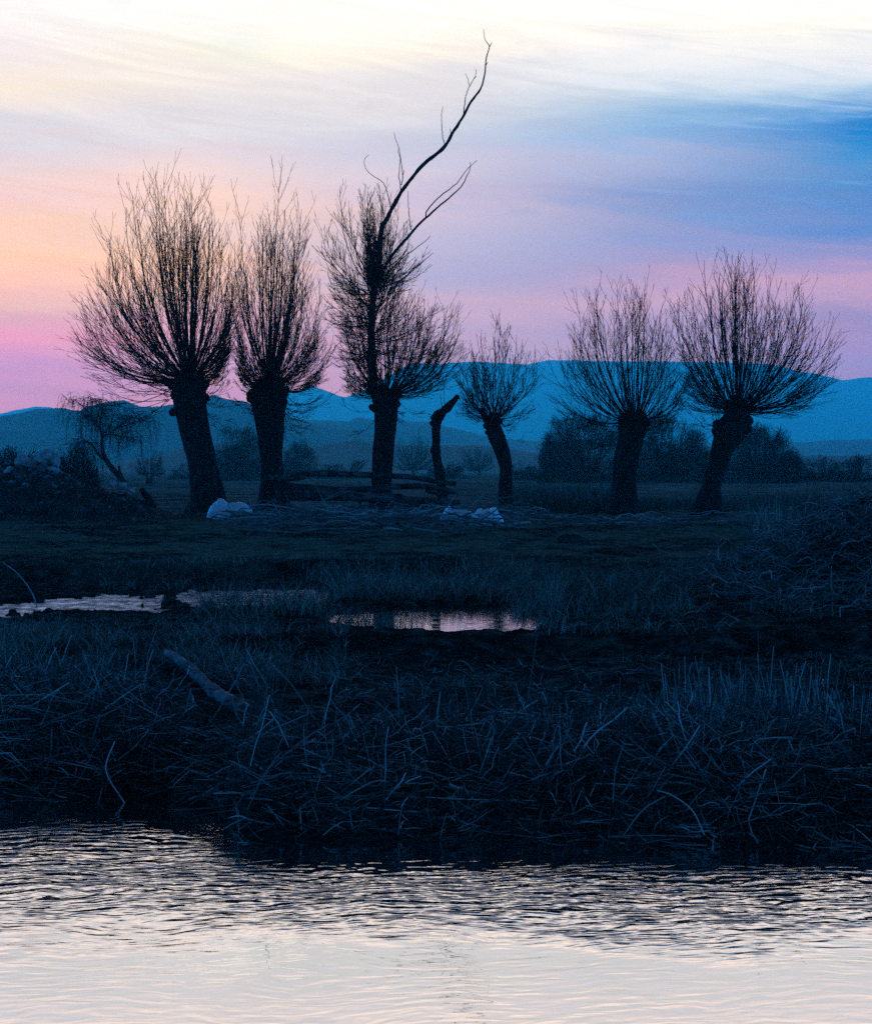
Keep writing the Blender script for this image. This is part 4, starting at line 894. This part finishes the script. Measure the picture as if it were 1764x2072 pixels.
def patch(n, px0, px1, y0, y1, L0, L1, r0, r1, seed, lean=.35, bend=.5, keep=None, clump=0.0, lo=0.0, hi=1.0, M=4, thr=0.0):
    px = rr.uniform(px0, px1, n); Y = rr.uniform(y0, y1, n); X = (px-HX)/F*Y
    m_ = (fbm(X*1.6, Y*1.1, seed, 3) > thr-0.9) if not clump else (fbm(X*1.6, Y*1.1, seed, 3)+rr.normal(0, .18, n) > clump)
    if keep is not None: m_ &= keep(X, Y)
    m_ &= clear(X, Y)
    X, Y = X[m_], Y[m_]; n = len(X)
    L = rr.uniform(L0, L1, n)*(0.6+0.8*vn(X*1.1, Y*1.1, seed+2)); r = rr.uniform(r0, r1, n)
    Pn, R = blades(n, X, Y, L, r, seed, lean, bend, M); tb.add(Pn, R, 3, lo+(hi-lo)*rr.random(n)**1.6)
# far side of right pool: thick grass band
patch(7000, 620, 1130, 20.3, 23.6, .12, .34, .0020, .0045, 1, .45, .6, ok_dry)
patch(2600, 1080, 1400, 18.5, 23.4, .10, .30, .002, .0045, 2, .5, .6, ok_dry)
# tussocks standing in and around the left pool
patch(1300, 400, 680, 18.0, 21.8, .12, .36, .002, .0045, 3, .45, .5, None, 0.0)
patch(1500, 680, 860, 16.8, 18.6, .08, .24, .002, .004, 4, .3, .4)
patch(1200, 1040, 1130, 18.6, 20.8, .14, .34, .002, .004, 14, .25, .4)
# rough grass left of centre between pool and river
patch(11000, -60, 700, 13.6, 16.6, .06, .20, .0018, .004, 5, .55, .6, ok_dry, -0.25)
patch(3800, -60, 560, 16.4, 18.4, .02, .06, .0016, .0032, 15, .3, .4, ok_dry)
# right foot of mound and mud flats
patch(3000, 1080, 1800, 16.2, 18.6, .06, .20, .0018, .0038, 6, .8, .8, ok_dry, 0.05)
patch(9000, 560, 1800, 11.6, 15.6, .03, .11, .0014, .0028, 7, 1.1, .9, None, 0.02)
# tall grass behind the willows
patch(6000, 1030, 1270, 45.5, 56, .35, .75, .006, .011, 8, .25, .3, hi=.8)
patch(5000, 1280, 1800, 45.5, 56, .2, .5, .006, .011, 9, .25, .3, hi=.7)
patch(1800, -60, 1030, 46, 60, .06, .20, .006, .011, 10, .3, .3, hi=.7)
patch(2200, 250, 1000, 41, 44, .06, .22, .004, .007, 11, .5, .5)
patch(2600, 1500, 1830, 30, 44, .15, .5, .004, .008, 12, .5, .5)
patch(2500, 200, 1600, 22.5, 25, .05, .14, .0025, .004, 13, .5, .5)
ob = tb.build('winter_grass', M_grass); tag(ob, 'dry winter grass growing round the pools and along the meadow', 'grass', kind='stuff')
# short turf of the meadow
tb = Tubes(); n = 26000
Y = 24+20*rr.random(n)**0.8; X = rr.uniform(-.27, .27, n)*Y; m_ = fbm(X*.8, Y*.5, 21, 4)+rr.normal(0, .15, n) > -0.05; X, Y = X[m_], Y[m_]; n = len(X)
Pn, R = blades(n, X, Y, rr.uniform(.02, .06, n), rr.uniform(.004, .008, n), 22, .9, .5, 3); tb.add(Pn, R, 3)
ob = tb.build('meadow_turf', M_turf); tag(ob, 'short grazed turf of the meadow in front of the willows', 'turf', kind='stuff')

# reeds: broken, criss-crossing stalks on the near bank
def reed_mat(n, px0, px1, d0, d1, zt, L0, L1, seed, r0=.0016, r1=.0042, flat=.28, thr=None, kinkp=.55):
    rr = np.random.default_rng(seed)
    px = rr.uniform(px0, px1, n); Yg = rr.uniform(d0, d1, n); X = (px-HX)/F*(10.3+Yg*.3); Y = bank_edge(X)+Yg
    k_ = clear(X, Y); X, Y, Yg = X[k_], Y[k_], Yg[k_]; n = len(X)
    if thr is not None:
        k_ = fbm(X*1.4, Y*1.4, seed, 3)+rr.normal(0, .2, n) > thr; X, Y, Yg = X[k_], Y[k_], Yg[k_]; n = len(X)
    zz = height(X, Y); hump = zt*(0.45+0.9*vn(X*1.2+3, Y*1.2, seed+1))*ss(d0-.05, d0+.35, Yg)*ss(d1+.2, d1-.5, Yg)
    z = np.maximum(zz, 0)+hump*rr.random(n)**.7+.005
    th = 2.2*fbm(X*1.1, Y*1.1, seed+5, 2)+rr.normal(0, .75, n)+(rr.random(n) > .5)*pi; ph = rr.normal(0, flat, n); upm = rr.random(n) < .13; ph = np.where(upm, rr.uniform(.5, 1.4, n), ph)
    d = np.stack([np.cos(th)*np.cos(ph), np.sin(th)*np.cos(ph)*.8, np.sin(ph)], -1)
    L = rr.uniform(L0, L1, n)*np.where(upm, .7, 1)
    kp = rr.uniform(.35, .75, n); bent = (rr.random(n) < kinkp)
    d2 = unit(d+rr.normal(size=(n, 3))*np.where(bent, .75, .08)[:, None]+np.array([0, 0, -.35])*bent[:, None])
    c0 = np.stack([X, Y, z], -1)-d*(L*kp*.5)[:, None]*np.where(upm, 0, 1)[:, None]
    p1 = c0+d*(L*kp)[:, None]; pts = []
    a1 = c0+d*(L*kp*.5)[:, None]+rr.normal(size=(n, 3))*.006
    a2 = p1+d2*(L*(1-kp)*.5)[:, None]+rr.normal(size=(n, 3))*.006; a3 = p1+d2*(L*(1-kp))[:, None]
    Pn = np.stack([c0, a1, p1, a2, a3], 1)
    g = height(Pn[..., 0], Pn[..., 1]); Pn[..., 2] = np.maximum(Pn[..., 2], np.maximum(g, -.04)+.003)
    R = (r0+(r1-r0)*rr.random(n)**2.0*1.5)[:, None]*np.array([1, .98, .94, .9, .7])[None]
    return Pn, R, rr.random(n)**2.4*0.85
tb = Tubes()
for a in [(5200, 470, 1860, .02, 1.4, .17, .15, .6, 401, .0011, .0038), (2600, 900, 1860, .5, 2.1, .14, .1, .4, 402, .0012, .0036),
          (4400, -120, 540, -.02, 1.9, .30, .15, .62, 403, .0011, .0038), (1500, -120, 430, 1.2, 3.2, .16, .15, .5, 404, .0014, .0040),
          (500, 700, 1860, -.10, .2, .06, .15, .45, 405, .0014, .0038), (1100, 640, 1800, 2.0, 5.5, .04, .08, .28, 406, .0012, .0026)]:
    Pn, R, q = reed_mat(*a); tb.add(Pn, R, 4, q)
n = 4200; rr = np.random.default_rng(412); px = rr.uniform(-80, 1860, n); X = (px-HX)/F*10.8; Y = bank_edge(X)+rr.uniform(0, 2.0, n); k_ = clear(X, Y); X, Y = X[k_], Y[k_]; n = len(X)
Pn, R = blades(n, X, Y, rr.uniform(.05, .20, n), rr.uniform(.0018, .0058, n), 413, 1.3, 1.6, 5); Pn[..., 2] += (0.17*vn(X*1.2, Y*1.2, 9)*rr.random(n))[:, None]; Pn[..., 2] = np.maximum(Pn[..., 2], height(Pn[..., 0], Pn[..., 1])+.004); tb.add(Pn, R*np.array([.6, 1, 1.1, .9, .4])[None]/np.linspace(1, .3, 5)[None], 3, rr.random(n)**2.6*.95)
ob = tb.build('reed_litter', M_reed); tag(ob, 'broken dry reed stalks piled criss-cross along the near river bank', 'reeds', kind='stuff')
# cut reeds still standing, right
tb = Tubes(); rr = np.random.default_rng(55)
cx = np.array([1345, 1372, 1400, 1436, 1468, 1500, 1532, 1560, 1600, 1622, 1658, 1700, 1742, 1590, 1480, 1648, 1412]); n = 340
ci = rr.integers(0, len(cx), n); px = cx[ci]+rr.normal(0, 24, n); Y = rr.normal(11.6, .5, n); X = (px-HX)/F*Y
L = .08+.36*rr.random(n)**1.6; Pn, R = blades(n, X, Y, L, rr.uniform(.0020, .0046, n), 56, .27, .12, 4); R = R*np.array([1, 1.1, 1.3, 2.0])[None]; tb.add(Pn, R, 4, rr.random(n)*.75)
n = 900; px = rr.uniform(900, 1820, n); Y = rr.uniform(10.6, 12.2, n); X = (px-HX)/F*Y; Pn, R = blades(n, X, Y, rr.uniform(.06, .24, n), rr.uniform(.0014, .003, n), 57, .4, .3, 4); tb.add(Pn, R, 3, rr.random(n)**1.6*.8)
n = 700; px = rr.uniform(-40, 560, n); Y = rr.uniform(11.0, 14.0, n); X = (px-HX)/F*Y; k_ = clear(X, Y); X, Y, px = X[k_], Y[k_], px[k_]; n = len(X); Pn, R = blades(n, X, Y, rr.uniform(.1, .36, n), rr.uniform(.0014, .003, n), 58, .35, .3, 5); tb.add(Pn, R, 3, rr.random(n)**1.6*.8)
ob = tb.build('standing_reeds', M_reed); tag(ob, 'short cut reed stalks still standing along the near bank', 'reeds', kind='stuff')

# notable single stems: each a thing
STM = [([(1058, 1478), (1070, 1400), (1080, 1330), (1087, 1282)], 3.4, 1.6, 'tallest thin upright reed stem right of centre, rising from the mud'), ([(1535, 1500), (1536, 1380), (1534, 1290), (1533, 1262)], 3.0, 1.4, 'thin dark upright reed stem in front of the mound'),
       ([(660, 1495), (620, 1430), (585, 1380), (545, 1340)], 4.4, 2.4, 'long reed stem leaning up to the left beside the driftwood log'), ([(806, 1478), (806, 1420), (802, 1350)], 3.6, 2.2, 'upright pale reed stem just left of centre on the mud'),
       ([(75, 1228), (62, 1195), (35, 1160), (5, 1138)], 3.6, 2.2, 'pale arched stem leaning left over the left pool'), ([(652, 1205), (650, 1160), (652, 1110)], 1.6, .9, 'single thin stem standing beyond the left pool'),
       ([(560, 1470), (575, 1400), (590, 1355)], 2.6, 1.4, 'thin reed stem crossing the leaning one beside the driftwood log'), ([(1102+500, 1500), (1602, 1420), (1600, 1368)], 5, 4, 'thick cut reed stalk tallest of the standing stubble'),
       ([(1440, 1510), (1437, 1430), (1434, 1352)], 4.5, 3, 'pointed pale reed standing tallest in the left part of the stubble'), ([(1240, 1625), (1245, 1560), (1262, 1508)], 3, 2, 'reed stem rising from the pile right of centre'),
       ([(1105, 1545), (1122, 1494), (1150, 1530), (1205, 1570)], 4, 3, 'bright bent reed folded into a peak on the pile'), ([(1425, 1690), (1400, 1640), (1360, 1610), (1330, 1600)], 4, 3, 'reed arching down into the water at the right'),
       ([(1345, 1612), (1300, 1640), (1262, 1690)], 4, 3, 'reed stem slanting down left to the waterline'), ([(1230, 1693), (1330, 1691), (1420, 1694)], 3.4, 2.6, 'reed floating level along the waterline at the right'),
       ([(500, 1640), (540, 1560), (600, 1510), (620, 1490)], 3.2, 2.4, 'long reed slanting from the bank notch'), ([(130, 1660-12), (70, 1600), (0, 1570)], 4, 3, 'reed stem leaning into the river at the left edge'),
       ([(255, 1690-60), (215, 1560), (232, 1500)], 4, 2.6, 'pale bent reed in the left reed bed')]
for i, (l, a_, b_, lab) in enumerate(STM):
    Yd = gz(*l[0]) if l[0][1] < 1600 else float(bank_edge((l[0][0]-HX)/F*9.6))-0.05
    if l[0][1] >= 1500 and l[0][1] < 1640: Yd = min(Yd, 11.0)
    Yd -= 0.1
    c = np.array(limbpts(l, Yd)); rl = np.random.default_rng(i)
    s_ = Solid(); cc = poly(c, 22)
    V, Q, T = rings(cc, np.linspace(a_, b_, 22)*.78/2/F*Yd, 7, .03, i, 3); s_.add(V, Q, T); ob = s_.build('reed_stem', M_stick if i in (0, 1) else M_reed, None, c[0], tuple(c[0]))
    at = ob.data.attributes.new('rnd', 'FLOAT', 'POINT'); at.data.foreach_set('value', np.full(len(ob.data.vertices), [.3, .1, .45, .6, .7, .3, .4, .55, .75, .5, .95, .8, .5, .5, .4, .4, .9][i], np.float32))
    tag(ob, lab, 'reed', 'single reed stems')

# roots and dry sticks tangled over the mound
tb = Tubes(); rr = np.random.default_rng(61); n = 1500
Y = rr.uniform(16.8, 24.0, n); px = rr.uniform(1340, 1860, n); X = (px-HX)/F*Y; k_ = (((X-5.6)/2.6)**2+((Y-21)/4.2)**2) < 1; X, Y = X[k_], Y[k_]; n = len(X)
L = rr.uniform(.15, .75, n); Pn = stick_set(n, X, Y, L, .004, 62, .12, .3, .22, 1.5, 8); Rs = rr.uniform(.0025, .0075, n)[:, None]*np.linspace(1, .5, 8)[None]; tb.add(Pn, Rs, 4, rr.random(n)**1.5*.9)
n = 900; px = rr.uniform(1480, 1860, n); Y = rr.uniform(20, 24.5, n); X = (px-HX)/F*Y; Pn, R = blades(n, X, Y, rr.uniform(.08, .4, n), rr.uniform(.0016, .004, n), 63, .7, .8, 5); tb.add(Pn, R, 3, rr.random(n)**1.6*.8)
ob = tb.build('dry_roots', M_stick); tag(ob, 'dry roots and twigs tangled over the earth mound on the right', 'roots', kind='stuff')
# scrubby weeds at the right edge behind the mound
for i, (px, py1, wd, lab) in enumerate([(1640, 905, 26, 'tall thin bare weed left of the others above the mound'), (1690, 940, 40, 'twiggy bare shrub above the top of the mound'), (1738, 955, 36, 'twiggy bare shrub at the right edge above the mound')]):
    Yd = 30+i*2; e, o = root_of('bare_shrub', px, Yd, lab, 'shrub', 'bare shrubs behind the mound'); tb = Tubes()
    base = HY+(EYE-o[2])*F/Yd
    crown_cluster(tb, (px, base), Yd, [(px-wd*1.3, base-30), (px-wd, base-70), (px-wd*.4, py1+10), (px, py1), (px+wd*.5, py1+20), (px+wd, base-60), (px+wd*1.3, base-20)], 14, 1, 500+i, head=(.05, .02), per=6, sub=2, r=(.007, .002), lf=.3, short=.4)
    tb.build('stems', M_twig, e, o)
# a few pale dead leaves caught on a far twig
tb = Tubes(); c = P(638, 940, 60); n = 60; rr = np.random.default_rng(3); p0 = c+rr.normal(size=(n, 3))*np.array([.11, .1, .14]); d_ = unit(rr.normal(size=(n, 3)))*.05
tb.add(np.stack([p0-d_, p0, p0+d_], 1), np.array([.006, .022, .004])[None], 3)
st0 = np.array([c[0]+.05, 60, hz(c[0], 60)-.05]); tb.add(poly([st0, (st0+c)/2+np.array([.06, 0, 0]), c+np.array([0, 0, .3])], 8)[None], np.linspace(.015, .005, 8)[None], 5, 0.0)
ob = tb.build('leafy_sapling', M_leaf, None, st0, tuple(st0)); tag(ob, 'tiny sapling with pale dead leaves between brush-crowned and tall willow', 'sapling')
